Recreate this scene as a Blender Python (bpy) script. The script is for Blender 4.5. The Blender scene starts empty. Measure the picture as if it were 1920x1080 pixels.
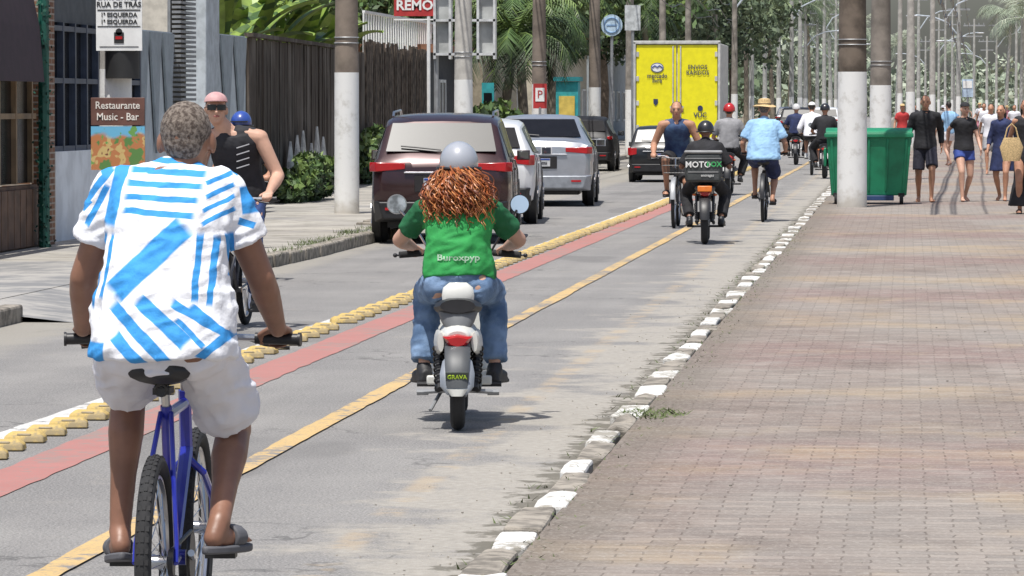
import bpy, math, random
from math import sin, cos, pi, radians
from mathutils import Vector as V, Matrix, noise
from mathutils.bvhtree import BVHTree
R=random.Random(7)
sc=bpy.context.scene; col=sc.collection
CZ=1.65
TH=math.atan(343/8000); PS=math.atan(740/8000*cos(TH))
fw=V((-sin(PS)*cos(TH),cos(PS)*cos(TH),-sin(TH))); rt=V((cos(PS),sin(PS),0)); up=rt.cross(fw)
def G(px,py,z=0):
    d=fw*8000+rt*(px-960)+up*(540-py); t=(z-CZ)/d.z; return V((d.x*t,d.y*t,z))
def GY(px,X):
    d=fw*8000+rt*(px-960)+up*343; return X*d.y/d.x
def at(px,Y):
    d=fw*8000+rt*(px-960)+up*343; return d.x/d.y*Y
# ---------------- materials
class NB:
    def __init__(s,name):
        s.m=bpy.data.materials.new(name); s.m.use_nodes=True; s.t=s.m.node_tree; s.b=s.t.nodes['Principled BSDF']
        s.co=s.n('ShaderNodeTexCoord').outputs['Object']
    def n(s,ty,**k):
        x=s.t.nodes.new(ty)
        for a,b in k.items(): setattr(x,a,b)
        return x
    def l(s,a,b):
        if hasattr(a,'links'): s.t.links.new(a,b)
        elif isinstance(a,(tuple,list)): b.default_value=tuple(a)+((1,) if len(a)==3 and len(b.default_value)==4 else ())
        else: b.default_value=a
    def map(s,sx,sy,sz,src=None):
        m=s.n('ShaderNodeMapping'); m.inputs['Scale'].default_value=(sx,sy,sz); s.l(src or s.co,m.inputs['Vector']); return m.outputs[0]
    def noise(s,sc,det=3,co=None,rough=.55):
        x=s.n('ShaderNodeTexNoise'); x.inputs['Scale'].default_value=sc; x.inputs['Detail'].default_value=det; x.inputs['Roughness'].default_value=rough
        s.l(co or s.co,x.inputs['Vector']); return x.outputs['Fac']
    def mix(s,f,a,b,mode='MIX'):
        x=s.n('ShaderNodeMix',data_type='RGBA',blend_type=mode); s.l(f,x.inputs[0]); s.l(a,x.inputs[6]); s.l(b,x.inputs[7]); return x.outputs[2]
    def rng(s,f,a,b,c=0,d=1):
        x=s.n('ShaderNodeMapRange',interpolation_type='SMOOTHSTEP'); s.l(f,x.inputs[0])
        for i,q in enumerate((a,b,c,d)): x.inputs[i+1].default_value=q
        return x.outputs[0]
    def mth(s,op,a,b=0):
        x=s.n('ShaderNodeMath',operation=op); s.l(a,x.inputs[0]); s.l(b,x.inputs[1]); return x.outputs[0]
    def xyz(s):
        x=s.n('ShaderNodeSeparateXYZ'); s.l(s.co,x.inputs[0]); return x.outputs
    def bump(s,h,st=.3,dist=.01):
        x=s.n('ShaderNodeBump'); x.inputs['Strength'].default_value=st; x.inputs['Distance'].default_value=dist; s.l(h,x.inputs['Height']); s.l(x.outputs[0],s.b.inputs['Normal'])
    def out(s,c,rough=.7,metal=0,spec=None):
        s.l(c,s.b.inputs['Base Color']); s.l(rough,s.b.inputs['Roughness']); s.b.inputs['Metallic'].default_value=metal
        if spec is not None: s.b.inputs['Specular IOR Level'].default_value=spec
        return s.m
MC={}
def mat(name,c,rough=.6,metal=0,var=.15,scale=6,bump=0,c2=None,spec=None,coat=0,bs=60):
    if name in MC: return MC[name]
    b=NB(name)
    a=tuple(x*(1-var) for x in c); d=c2 or tuple(min(1,x*(1+var)) for x in c)
    f=b.rng(b.noise(scale,5),.35,.65)
    b.out(b.mix(f,a,d),rough,metal,spec)
    if bump: b.bump(b.noise(bs,4),bump)
    if coat: b.b.inputs['Coat Weight'].default_value=coat; b.b.inputs['Coat Roughness'].default_value=.1
    MC[name]=b.m; return b.m
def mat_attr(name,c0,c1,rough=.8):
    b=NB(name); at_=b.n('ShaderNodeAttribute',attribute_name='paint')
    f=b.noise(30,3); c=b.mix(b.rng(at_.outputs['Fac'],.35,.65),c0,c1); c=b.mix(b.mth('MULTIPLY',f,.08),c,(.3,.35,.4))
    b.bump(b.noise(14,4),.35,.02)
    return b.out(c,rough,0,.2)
# ---------------- mesh builder
def perp(d,xa=None):
    d=d.normalized(); xa=V(xa) if xa is not None else (V((1,0,0)) if abs(d.x)<.9 else V((0,1,0)))
    x=(xa-d*xa.dot(d)).normalized(); return x,d.cross(x)
def ring(c,d,rx,ry=None,n=12,xa=None):
    ry=rx if ry is None else ry; x,y=perp(V(d),xa); c=V(c)
    return [c+x*rx*cos(2*pi*i/n)+y*ry*sin(2*pi*i/n) for i in range(n)]
class MB:
    def __init__(s): s.v=[];s.f=[];s.m=[]
    def add(s,vs,fs,mi=0):
        o=len(s.v); s.v+=[V(p) for p in vs]; s.f+=[tuple(o+i for i in f) for f in fs]; s.m+=[mi]*len(fs); return s
    def loft(s,rings,mi=0,cap=True):
        n=len(rings[0]); fs=[]
        for a in range(len(rings)-1):
            for b in range(n):
                c=(b+1)%n; fs.append((a*n+b,a*n+c,(a+1)*n+c,(a+1)*n+b))
        if cap: fs.append(tuple(range(n))[::-1]); fs.append(tuple((len(rings)-1)*n+i for i in range(n)))
        return s.add([p for r in rings for p in r],fs,mi)
    def box(s,c,sz,rot=None,mi=0,tap=1):
        c=V(c); vs=[]
        for z in (-1,1):
            for x,y in ((-1,-1),(1,-1),(1,1),(-1,1)):
                k=tap if z>0 else 1
                p=V((x*sz[0]/2*k,y*sz[1]/2*k,z*sz[2]/2)); 
                if rot is not None: p=rot@p
                vs.append(c+p)
        return s.add(vs,[(3,2,1,0),(4,5,6,7),(0,1,5,4),(1,2,6,5),(2,3,7,6),(3,0,4,7)],mi)
    def cyl(s,a,b,ra,rb=None,n=14,mi=0,ry=None,xa=None):
        a=V(a);b=V(b);rb=ra if rb is None else rb; d=b-a
        return s.loft([ring(a,d,ra,(ry or ra),n,xa),ring(b,d,rb,(ry*rb/ra if ry else rb),n,xa)],mi)
    def seg(s,a,b,ra,rb,n=12,mi=0):
        a=V(a);b=V(b);d=(b-a); 
        if d.length<1e-5: d=V((0,0,1e-4)); b=a+d
        u=d.normalized(); rs=[]
        for t in (-.98,-.8,-.45,0): rs.append(ring(a+u*ra*t,u,ra*math.sqrt(1-t*t),None,n))
        for t in (0,.45,.8,.98): rs.append(ring(b+u*rb*t,u,rb*math.sqrt(1-t*t),None,n))
        return s.loft(rs,mi)
    def ell(s,c,r,rot=None,n=14,k=9,mi=0):
        c=V(c); rs=[]
        for i in range(k+1):
            a=-pi/2*.97+pi*.97*i/k; q=[]
            for j in range(n):
                p=V((cos(a)*cos(2*pi*j/n)*r[0],cos(a)*sin(2*pi*j/n)*r[1],sin(a)*r[2]))
                q.append(c+(rot@p if rot is not None else p))
            rs.append(q)
        return s.loft(rs,mi)
    def tube(s,pts,r,n=8,mi=0):
        pts=[V(p) for p in pts]; rs=[]; m=len(pts); x=None
        for i,p in enumerate(pts):
            d=(pts[min(i+1,m-1)]-pts[max(i-1,0)])
            x,y=perp(d,x); q=r[i] if isinstance(r,(list,tuple)) else r
            rs.append([p+x*q*cos(2*pi*j/n)+y*q*sin(2*pi*j/n) for j in range(n)])
        return s.loft(rs,mi)
    def torus(s,c,ax,Rr,r,n=36,m=10,mi=0,r2=None):
        c=V(c); x,y=perp(V(ax)); ax=V(ax).normalized(); vs=[];fs=[]; r2=r2 or r
        for i in range(n):
            a=2*pi*i/n; e=x*cos(a)+y*sin(a)
            for j in range(m):
                b=2*pi*j/m; vs.append(c+e*(Rr+r*cos(b))+ax*r2*sin(b))
        for i in range(n):
            for j in range(m):
                k=(i+1)%n; l=(j+1)%m; fs.append((i*m+j,k*m+j,k*m+l,i*m+l))
        return s.add(vs,fs,mi)
    def prism(s,poly,vec,mi=0):
        n=len(poly); vec=V(vec); vs=[V(p) for p in poly]+[V(p)+vec for p in poly]
        return s.add(vs,[tuple(range(n))[::-1],tuple(range(n,2*n))]+[(i,(i+1)%n,n+(i+1)%n,n+i) for i in range(n)],mi)
    def quad(s,a,b,c,d,mi=0): return s.add([a,b,c,d],[(0,1,2,3)],mi)
    def sheet(s,xl,xr,z,mi=0):
        n=len(xl); vs=[]
        for (y,a),(_,b) in zip(xl,xr): vs+=[(a,y,z),(b,y,z)]
        return s.add(vs,[(2*i,2*i+1,2*i+3,2*i+2) for i in range(n-1)],mi)
def make(name,mb,mats,parent=None,bevel=0,smooth=True,ang=40,label=None):
    me=bpy.data.meshes.new(name); me.from_pydata(mb.v,[],mb.f)
    if not isinstance(mats,(list,tuple)): mats=[mats]
    for m in mats: me.materials.append(m)
    if len(mats)>1: me.polygons.foreach_set('material_index',mb.m)
    if smooth:
        me.polygons.foreach_set('use_smooth',[True]*len(me.polygons)); me.set_sharp_from_angle(angle=radians(ang))
    me.update(); return link(name,me,parent,bevel,label)
def link(name,me,parent=None,bevel=0,label=None):
    o=bpy.data.objects.new(name,me); col.objects.link(o)
    if parent: o.parent=parent
    if bevel:
        b=o.modifiers.new('b','BEVEL'); b.width=bevel; b.segments=2; b.limit_method='ANGLE'; b.angle_limit=radians(30)
    if label: o['label']=label
    return o
def tag(o,label,cat,group=None):
    o['label']=label; o['category']=cat
    if group: o['group']=group
    return o
def top(name,label,cat,loc=(0,0,0),rz=0,group=None):
    o=bpy.data.objects.new(name,None); o.empty_display_size=.1; col.objects.link(o); o.location=loc; o.rotation_euler=(0,0,rz)
    return tag(o,label,cat,group)
def struct(name,mb,mats): 
    o=make(name,mb,mats,smooth=False); o['kind']='structure'; return o
def solid(mb,voxel,sm=2,wr=0,ws=9):
    me=bpy.data.meshes.new('t'); me.from_pydata(mb.v,[],mb.f); o=bpy.data.objects.new('t',me); col.objects.link(o)
    r=o.modifiers.new('r','REMESH'); r.mode='VOXEL'; r.voxel_size=voxel
    if sm: s=o.modifiers.new('s','SMOOTH'); s.iterations=sm; s.factor=.5
    dg=bpy.context.evaluated_depsgraph_get(); m=bpy.data.meshes.new_from_object(o.evaluated_get(dg))
    bpy.data.objects.remove(o); bpy.data.meshes.remove(me)
    if wr:
        nr=[v.normal.copy() for v in m.vertices]
        for v,n in zip(m.vertices,nr):
            c=v.co; a=noise.noise(V((c.x*ws,c.y*ws,c.z*ws*.7+3))); b=1-abs(noise.noise(V((c.x*ws*1.4+9,c.y*ws*1.4,c.z*ws+c.x*6)))*2.2); e=1-abs(noise.noise(V((c.x*ws*.8+c.z*9,c.y*ws,c.z*ws*2.6-c.x*12)))*2.5)
            v.co=c+n*wr*(a*.9+b*.6+e*.6-.5)
    m.polygons.foreach_set('use_smooth',[True]*len(m.polygons)); m.update(); return m
def smesh(name,mb,voxel,m,parent,sm=2,wr=0,ws=9):
    me=solid(mb,voxel,sm,wr,ws); me.materials.append(m); me.name=name; return link(name,me,parent)
def text(name,body,size,M,m,parent=None,ext=.002,sx=1,bvh=None,off=.004,bold=0):
    cu=bpy.data.curves.new('tx','FONT'); cu.body=body; cu.size=size; cu.align_x='CENTER'; cu.align_y='CENTER'; cu.extrude=ext; cu.resolution_u=2; cu.offset=bold
    o=bpy.data.objects.new('tx',cu); col.objects.link(o); dg=bpy.context.evaluated_depsgraph_get()
    me=bpy.data.meshes.new_from_object(o.evaluated_get(dg)); bpy.data.objects.remove(o)
    for v in me.vertices:
        p=v.co.copy(); p.x*=sx; v.co=M@p
        if bvh:
            h=bvh.ray_cast(V((v.co.x,v.co.y-1,v.co.z)),V((0,1,0)))
            if h[0]: v.co.y=h[0].y-off
    me.materials.clear(); me.materials.append(m); return link(name,me,parent)
def MF(x,y,z): return Matrix.Translation((x,y,z))@Matrix.Rotation(pi/2,4,'X')
# ---------------- common materials
white=mat('white_paint',(.75,.75,.73),.6,var=.06); black=mat('black_plastic',(.018,.018,.02),.45,var=.2); rubber=mat('tyre_rubber',(.02,.02,.021),.85,var=.2)
chrome=mat('brushed_metal',(.55,.56,.58),.3,1,var=.1); grey=mat('grey_metal',(.3,.31,.32),.5,.3); glass=mat('dark_window_glass',(.010,.010,.012),.22,var=.1,spec=.14)
red=mat('red_lens',(.42,.01,.015),.2,var=.1,coat=.4); skinA=mat('tanned_skin',(.42,.22,.14),.5,var=.1,scale=9,bump=.05,spec=.35); skinB=mat('light_skin',(.55,.33,.24),.5,var=.1,spec=.3)
skinC=mat('brown_skin',(.25,.125,.08),.42,var=.14,scale=7,spec=.45)
hairD=mat('dark_hair',(.02,.014,.01),.6,var=.3,scale=60,bump=.6); hairG=mat('short_greying_hair',(.085,.062,.05),.95,var=.3,scale=90,bump=.3,c2=(.22,.185,.155),bs=260)
denim=mat('blue_denim',(.10,.18,.32),.9,var=.25,scale=7,bump=.3,c2=(.20,.30,.46),bs=200); cblack=mat('black_cloth',(.016,.016,.019),.85,var=.3,bump=.2); cnavy=mat('navy_cloth',(.02,.03,.09),.85,var=.3)
cwhite=mat('white_cloth',(.72,.72,.76),.85,var=.05,bump=.3,bs=14); clblue=mat('light_blue_cloth',(.28,.47,.68),.85,var=.1); cred=mat('red_cloth',(.4,.03,.03),.8); cgrey=mat('grey_cloth',(.25,.25,.26),.85)
straw=mat('woven_straw',(.55,.4,.2),.9,var=.25,scale=60,bump=.5)
concrete=mat('weathered_concrete',(.24,.215,.185),.9,var=.3,scale=3,bump=.4,c2=(.32,.29,.25))
b=NB('whitewashed_concrete'); f=b.rng(b.noise(4,7,rough=.7),.5,.7); x=b.xyz(); lowd=b.rng(b.mth('ADD',x[2],b.mth('MULTIPLY',b.noise(8,4),.5)),.25,.6,.7,0); c=b.mix(b.mth('MULTIPLY',f,.55),(.74,.74,.72),(.42,.40,.36)); c=b.mix(lowd,c,(.38,.34,.28)); b.bump(b.noise(40,4),.35); limew=b.out(c,.88)
# ---------------- people
PROF=[(-.27,.08,.07),(-.17,.14,.105),(-.05,.168,.128),(.1,.165,.122),(.3,.148,.11),(.5,.148,.11),(.7,.165,.117),(.88,.172,.112),(1.0,.15,.09),(1.1,.08,.06)]
def prof(t):
    if t<=PROF[0][0]: return PROF[0][1:]
    for a,b in zip(PROF,PROF[1:]):
        if t<=b[0]: u=(t-a[0])/(b[0]-a[0]); return (a[1]+(b[1]-a[1])*u,a[2]+(b[2]-a[2])*u)
    return PROF[-1][1:]
def ik(a,b,l1,l2,pole):
    d=b-a; L=d.length
    if L>(l1+l2)*.995: L=(l1+l2)*.995; b=a+d.normalized()*L
    u=d.normalized(); x=(l1*l1-l2*l2+L*L)/(2*L); h=math.sqrt(max(l1*l1-x*x,0)); p=V(pole); p=(p-u*p.dot(u)).normalized()
    return a+u*x+p*h,b
EP=[(-.45,-.5,-.8),(.45,-.5,-.8)]
def pose(hip,chest,head,wr,an,k=1,shw=.185,hpw=.09,toe=None,elp=None,knp=None):
    J={'hip':V(hip),'chest':V(chest),'head':V(head),'k':k}; J['sh']=[];J['el']=[];J['wr']=[];J['hj']=[];J['kn']=[];J['an']=[]
    for i,s in enumerate((-1,1)):
        sh=V(chest)+V((s*shw*k,0,-.02)); e,w=ik(sh,V(wr[i]),.29*k,.26*k,(elp or EP)[i])
        hj=V(hip)+V((s*hpw*k,0,-.02)); n,a=ik(hj,V(an[i]),.44*k,.43*k,(knp or [(-.1,1,.2),(.1,1,.2)])[i])
        for q,x in zip(('sh','el','wr','hj','kn','an'),(sh,e,w,hj,n,a)): J[q].append(x)
    J['toe']=[V(t) for t in (toe or [(-.1,1,-.1),(.1,1,-.1)])]; return J
def torso(mb,J,t0,t1,inf=0,fl=0,bel=0,wm=1,n=20,gar=False):
    a,b=J['hip'],J['chest']; d=b-a; m=16; rs=[]; k=J['k']
    for i in range(m+1):
        t=t0+(t1-t0)*i/m; rx,ry=prof(max(t,-.05) if gar else t); be=bel*math.exp(-((t-.3)/.3)**2); fx=fl*max(0,1-(t-t0)/.8)
        if gar and t<-.05: be=bel*.5
        hw=1 if t>.4 else J.get('hipm',1); dd=d if t>-.1 else V((0,0,1))
        c=a+d*t+V((0,-1,.2))*.025*sin(pi*max(0,min(1,t)))+V((0,be*.5,0))
        if t<-.1 and gar: c=a+d*(-.1)+V((0,0,(t+.1)*d.length))
        rs.append(ring(c,dd,rx*k*hw+inf+fx+be*.6,ry*k+inf+fx*.7+be*.8,n,(1,0,0)))
    mb.loft(rs)
def hand(mb,w,d,n,side,curl,k=1):
    d=V(d).normalized(); n=V(n); n=(n-d*n.dot(d)).normalized(); ts=d.cross(n)*(1 if side==1 else -1)
    mb.loft([ring(w-d*.01,d,.026*k,.021*k,10,ts),ring(w+d*.03*k,d,.038*k,.018*k,10,ts),ring(w+d*.07*k,d,.042*k,.016*k,10,ts),ring(w+d*.095*k,d,.038*k,.013*k,10,ts)])
    for i,L in enumerate((.07,.078,.072,.056)):
        p=w+d*(.088-.004*i)*k+ts*(.031-.0205*i)*k; a=0; p0=p-d*.02
        mb.seg(p0,p,.0095*k,.0095*k,8)
        for j,(fr,r) in enumerate(((.45,.0092),(.3,.0085),(.25,.0078))):
            a+=curl*(.6,1,.8)[j]; q=p+(d*cos(a)+n*sin(a))*L*fr*k; mb.seg(p,q,r*k,(r-.0006)*k,8); p=q
    p=w+d*.025*k+ts*.028*k; u=(d*.55+ts*.75+n*.35).normalized(); q=p+u*.042*k; mb.seg(p,q,.012*k,.0105*k,8)
    u=(d*(.8-curl*.2)+ts*(.25-curl*.4)+n*(.3+curl*.5)).normalized(); mb.seg(q,q+u*.03*k,.0105*k,.009*k,8)
def person(label,loc,rz,J,voxel=.02,skin=skinA,top_=None,bot=None,shoes=None,hair=hairD,gear=None,hm=None,hands=None,arm=1,belly=0,hr=(0,0,0),wr=.004,group=None,face=True,leg=1,collar=.05):
    root=top('person',label,'person',loc,rz,group); k=J['k']; vx=voxel
    mb=MB(); torso(mb,J,-.27,1.1,0,0,belly)
    H=J['head']; C=J['chest']; HR=Matrix.Rotation(hr[2],3,'Z')@Matrix.Rotation(hr[0],3,'X')@Matrix.Rotation(hr[1],3,'Y'); hk=.97*k if k<1 else 1
    def hp(x,y,z): return H+HR@V((x,y,z))*hk
    mb.seg(C+V((0,0,-.02)),hp(0,-.02,-.06),.062*k,.054*k)
    for i in (0,1):
        s=(-1,1)[i]; mb.seg(C+V((s*.05,0,.0)),J['sh'][i],.07*k,.055*k*arm); mb.seg(J['sh'][i],J['el'][i],.052*k*arm,.041*k*arm)
        e,w=J['el'][i],J['wr'][i]; mb.seg(e,e.lerp(w,.3),.041*k*arm,.042*k*arm); mb.seg(e.lerp(w,.3),w,.042*k*arm,.026*k*arm)
        hd=(hands[i] if hands else ((0,.3,-1),(-s,0,0),.35)); hand(mb,w,hd[0],hd[1],i,hd[2],k)
        h,n,a=J['hj'][i],J['kn'][i],J['an'][i]
        mb.seg(h,h.lerp(n,.4),.09*k*leg,.083*k*leg); mb.seg(h.lerp(n,.4),n,.083*k*leg,.056*k*leg); cf=n.lerp(a,.3)+V((0,-.014,0)); mb.seg(n,cf,.053*k,.056*k*leg); mb.seg(cf,n.lerp(a,.6)+V((0,-.006,0)),.056*k*leg,.041*k); mb.seg(n.lerp(a,.6)+V((0,-.006,0)),a,.041*k,.033*k)
        mb.ell(h+V((0,-.05,-.03))*k,(.088*k,.08*k,.085*k))
        t=J['toe'][i].normalized(); ba=a+V((0,0,-.05*k)); mb.seg(a,ba-t*.035*k,.035*k,.032*k,10); mb.seg(ba,ba+t*.09*k,.034*k,.032*k,10); l=V((t.y,-t.x,0)).normalized()
        for q in range(5): mb.seg(ba+t*.08*k+l*(q-2)*.015*k,ba+t*(.145-abs(q-1.5)*.008)*k+l*(q-2)*.018*k+V((0,0,-.012)),.014*k,.009*k,6)
    mb.ell(hp(0,-.008,.018),(.077*hk,.094*hk,.098*hk),HR); mb.ell(hp(0,.02,-.045),(.06*hk,.07*hk,.072*hk),HR); mb.ell(hp(0,.06,-.085),(.03*hk,.026*hk,.026*hk),HR)
    mb.seg(hp(0,.088,.012),hp(0,.108,-.028),.009,.015,8); mb.ell(hp(0,.08,.028),(.055,.016,.012),HR)
    for s in (-1,1): mb.ell(hp(s*.081,-.005,-.012),(.011,.02,.033),HR); mb.ell(hp(s*.038,.068,-.02),(.022,.018,.02),HR)
    mb.ell(hp(0,.084,-.057),(.024,.01,.009),HR)
    smesh('body',mb,vx,skin,root,2)
    if face:
        for s in (-1,1):
            m=MB(); m.ell(hp(s*.032,.085,.004),(.015,.009,.008),HR); make('eye',m,mat('eye_dark',(.05,.035,.03),.3),root)
        m=MB(); m.ell(hp(0,.094,-.057),(.024,.008,.007),HR); make('mouth',m,mat('lips',(.3,.09,.08),.5),root)
    if hair:
        m=MB(); m.ell(hp(0,-.018,.028),(.0785*hk,.087*hk,.0895*hk),HR); m.ell(hp(0,-.052,-.01),(.062*hk,.046*hk,.062*hk),HR)
        if gear and 'long' in gear: m.ell(hp(0,-.06,-.07),(.085,.045,.15),HR)
        smesh('hair',m,min(vx,.008),hair,root,1,.0008,90)
    if top_:
        tm,sl,t0,inf,sr=top_[:5]; fl=top_[5] if len(top_)>5 else 0
        m=MB(); torso(m,J,t0,1.04,inf,fl,belly,gar=True)
        if sl>=0: m.seg(C+V((0,0,.01)),C+V((0,.005,collar)),.072*k,.064*k)
        for i in (0,1):
            s=(-1,1)[i]; sh,el,w=J['sh'][i],J['el'][i],J['wr'][i]; 
            if sl<=0: m.seg(C+V((s*.05,0,0)),C+V((s*.13*k,0,.01)),.078*k,.05*k); continue
            m.seg(C+V((s*.04,0,0)),sh,.078*k,.06*k+inf*.3); m.seg(sh,sh.lerp(el,.15),(.057*k*arm+inf*.4),(.057*k*arm+inf*.4))
            d=el-sh; e=sh.lerp(el,min(1,sl)); m.loft([ring(sh,d,.055*k*arm+inf*.4,None,16),ring(e,d,sr*k,None,16)])
            if sl>1: m.seg(el,el,sr*k,sr*k); m.loft([ring(el,w-el,sr*k,None,14),ring(el.lerp(w,sl-1),w-el,sr*.72*k,None,14)])
        smesh(top_[6] if len(top_)>6 else 'shirt',m,vx,tm,root,2,wr); 
    if bot:
        bm,ln,r0,r1=bot[:4]; m=MB(); torso(m,J,-.3,.13,.012,0,belly)
        for i in (0,1):
            h,n,a=J['hj'][i],J['kn'][i],J['an'][i]; d=n-h; q=h.lerp(n,min(1,ln))
            m.seg(h,h.lerp(n,.15),r0*k,r0*k); m.ell(h+V((0,-.045,-.03))*k,(.096*k,.09*k,.096*k)); m.loft([ring(h,d,r0*k,None,16),ring(h.lerp(n,min(1,ln)*.5),d,(r0*.6+r1*.4)*k,None,16),ring(q,d,r1*k,None,16)])
            if ln>1:
                m.seg(n,n,r1*k,r1*k); e=n.lerp(a,ln-1); m.loft([ring(n,a-n,r1*k,None,16),ring(n.lerp(a,.5),a-n,r1*.95*k,None,16),ring(e,a-n,r1*.88*k,None,16)])
        smesh(bot[4] if len(bot)>4 else 'shorts',m,vx,bm,root,2,wr)
    if shoes:
        sm,ty=shoes
        for i in (0,1):
            a=J['an'][i]; t=J['toe'][i].normalized(); l=V((t.y,-t.x,0)).normalized(); u=l.cross(t); ba=a+V((0,0,-.05*k)); m=MB()
            if ty=='shoe':
                m.seg(a+V((0,0,-.01)),ba-t*.03,.045*k,.043*k); m.loft([ring(ba-t*.075*k,t,.03*k,.03*k,12,l),ring(ba-t*.05*k,t,.042*k,.042*k,12,l),ring(ba+t*.04*k,t,.046*k,.042*k,12,l),ring(ba+t*.12*k,t,.047*k,.032*k,12,l),ring(ba+t*.175*k,t,.025*k,.018*k,12,l)])
                m.box(ba+t*.05*k-u*.034*k,(.085*k,.25*k,.022),Matrix((l,t,u)).transposed()); smesh('shoe',m,min(vx,.012),sm,root,1)
            else:
                c0=ba+t*.045*k-u*.046*k; pts=[]
                for j in range(18):
                    q=2*pi*j/18; pts.append(c0+l*cos(q)*(.043+.008*sin(q))*k+t*sin(q)*.14*k)
                m.prism(pts,u*.024); m.loft([ring(ba+t*.04*k,t,.046*k,.041*k,12,l),ring(ba+t*.095*k,t,.05*k,.037*k,12,l)])
                make('sandal',m,sm,root,.006)
    if gear:
        g=gear.split()[0]; m=MB()
        if g=='helmet':
            rs=[]
            for i in range(10):
                a=-.28+(pi/2+.26)*i/9; rs.append([hp(cos(a)*cos(t)*.112,cos(a)*sin(t)*.128-.008,sin(a)*.125+.018) for t in [2*pi*j/20 for j in range(20)]])
            m.loft(rs); m.box(hp(0,.12,.03),(.16,.06,.012),HR,1); m.torus(hp(0,-.008,-.012),HR@V((0,0,1)),.112,.008,24,6,1); make('helmet',m,[hm,black],root,0)
        if g=='cap':
            rs=[]
            for i in range(8):
                a=(pi/2-.03)*i/7; rs.append([hp(cos(a)*cos(t)*.088,cos(a)*sin(t)*.104-.008,sin(a)*.078+.052) for t in [2*pi*j/20 for j in range(20)]])
            m.loft(rs); ts=[pi*(.14+.72*j/8) for j in range(9)]
            pin=[hp(cos(t)*.086,sin(t)*.1-.008,.056) for t in ts]; po=[hp(cos(t)*.088,sin(t)*.1+.045*sin(t),.052) for t in ts]
            for a_ in range(8): m.prism([pin[a_],pin[a_+1],po[a_+1],po[a_]],HR@V((0,0,.006)))
            make('cap',m,hm,root)
        if g=='hat':
            rs=[]
            for r,z in ((.17,.03),(.14,.045),(.1,.052),(.093,.06),(.09,.11),(.08,.135),(.05,.145),(.005,.147)):
                rs.append([hp(cos(t)*r,sin(t)*r*1.1-.01,z+.01*sin(2*t)*(r>.12)) for t in [2*pi*j/24 for j in range(24)]])
            m.loft(rs); m.torus(hp(0,-.01,.068),HR@V((0,0,1)),.098,.007,24,6,1); make('sun_hat',m,[hm,cblack],root)
    return root
def walk(k=1,st=.25,ph=1,lean=.02,hd=0,shw=.185,aw=.27,bend=.16):
    hip=(0,0,.93*k-.015); ch=(0,lean,1.41*k); he=(hd*.02,lean+.03,1.615*k)
    an=[(-.09*k,ph*st,.085*k+(.0 if ph>0 else .03)),(.09*k,-ph*st,.085*k+(.0 if ph<0 else .03))]
    wr=[(-aw*k,-ph*bend,.9*k+.02*bend/.16),(aw*k,ph*bend,.9*k+(.09 if bend>.2 else 0))]
    return pose(hip,ch,he,wr,an,k,shw,toe=[(-.15,1,0 if ph>0 else -.4),(.15,1,0 if ph<0 else -.4)],elp=[(-.3,-1,0),(.3,-1,0)])
BB=V((0,.2,.285))
def ride(sz=.86,bz=.96,by=.46,ca=.1,k=1,bw=.27,lean=.17,shw=.17,hx=0,hy=.26,kw=.05,head=None,fx=.13,toe=None,hpw=.09):
    pd=[BB+V((-fx,-.17*cos(ca),-.17*sin(ca))),BB+V((fx,.17*cos(ca),.17*sin(ca)))]
    an=[p+V((0,-.09,.105)) for p in pd]; hip=(0,-.02,sz+.1)
    return pose(hip,(0,lean,sz+.1+.43*k),head or (hx,hy,sz+.1+.64*k),[(-bw,by-.09,bz+.035),(bw,by-.09,bz+.035)],an,k,shw,hpw,knp=[(-kw*2,1,.2),(kw*2,1,.2)],toe=toe)
GRIP=[((0,1,-.12),(0,0,-1),1.15),((0,1,-.12),(0,0,-1),1.15)]
# ---------------- bicycle
def wheel(parent,c,r,tw,spokes=28,rimm=chrome,tm=rubber):
    c=V(c); m=MB(); m.torus(c,(1,0,0),r-tw*1.3,.009,40,6,0,.013); m.cyl(c-V((.035,0,0)),c+V((.035,0,0)),.02,n=10)
    for i in range(spokes):
        a=2*pi*i/spokes; e=V((0,cos(a),sin(a))); m.cyl(c+V((.03*(-1)**i,0,0))+e*.02,c+e*(r-tw*1.3),.0016,n=4)
    w=make('wheel',m,rimm,parent); t=MB(); t.torus(c,(1,0,0),r-tw*.5,tw*.5,44,10)
    for i in range(60):
        a=2*pi*i/60; e=V((0,cos(a),sin(a))); g=e.cross(V((1,0,0)))
        for s in (-1,0,1): t.box(c+e*(r-.003-.004*abs(s))+V((s*tw*.26,0,0)),(tw*.2,.016,.008),Matrix((V((1,0,0)),g,e)).transposed())
    make('tyre',t,tm,w); return w
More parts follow.
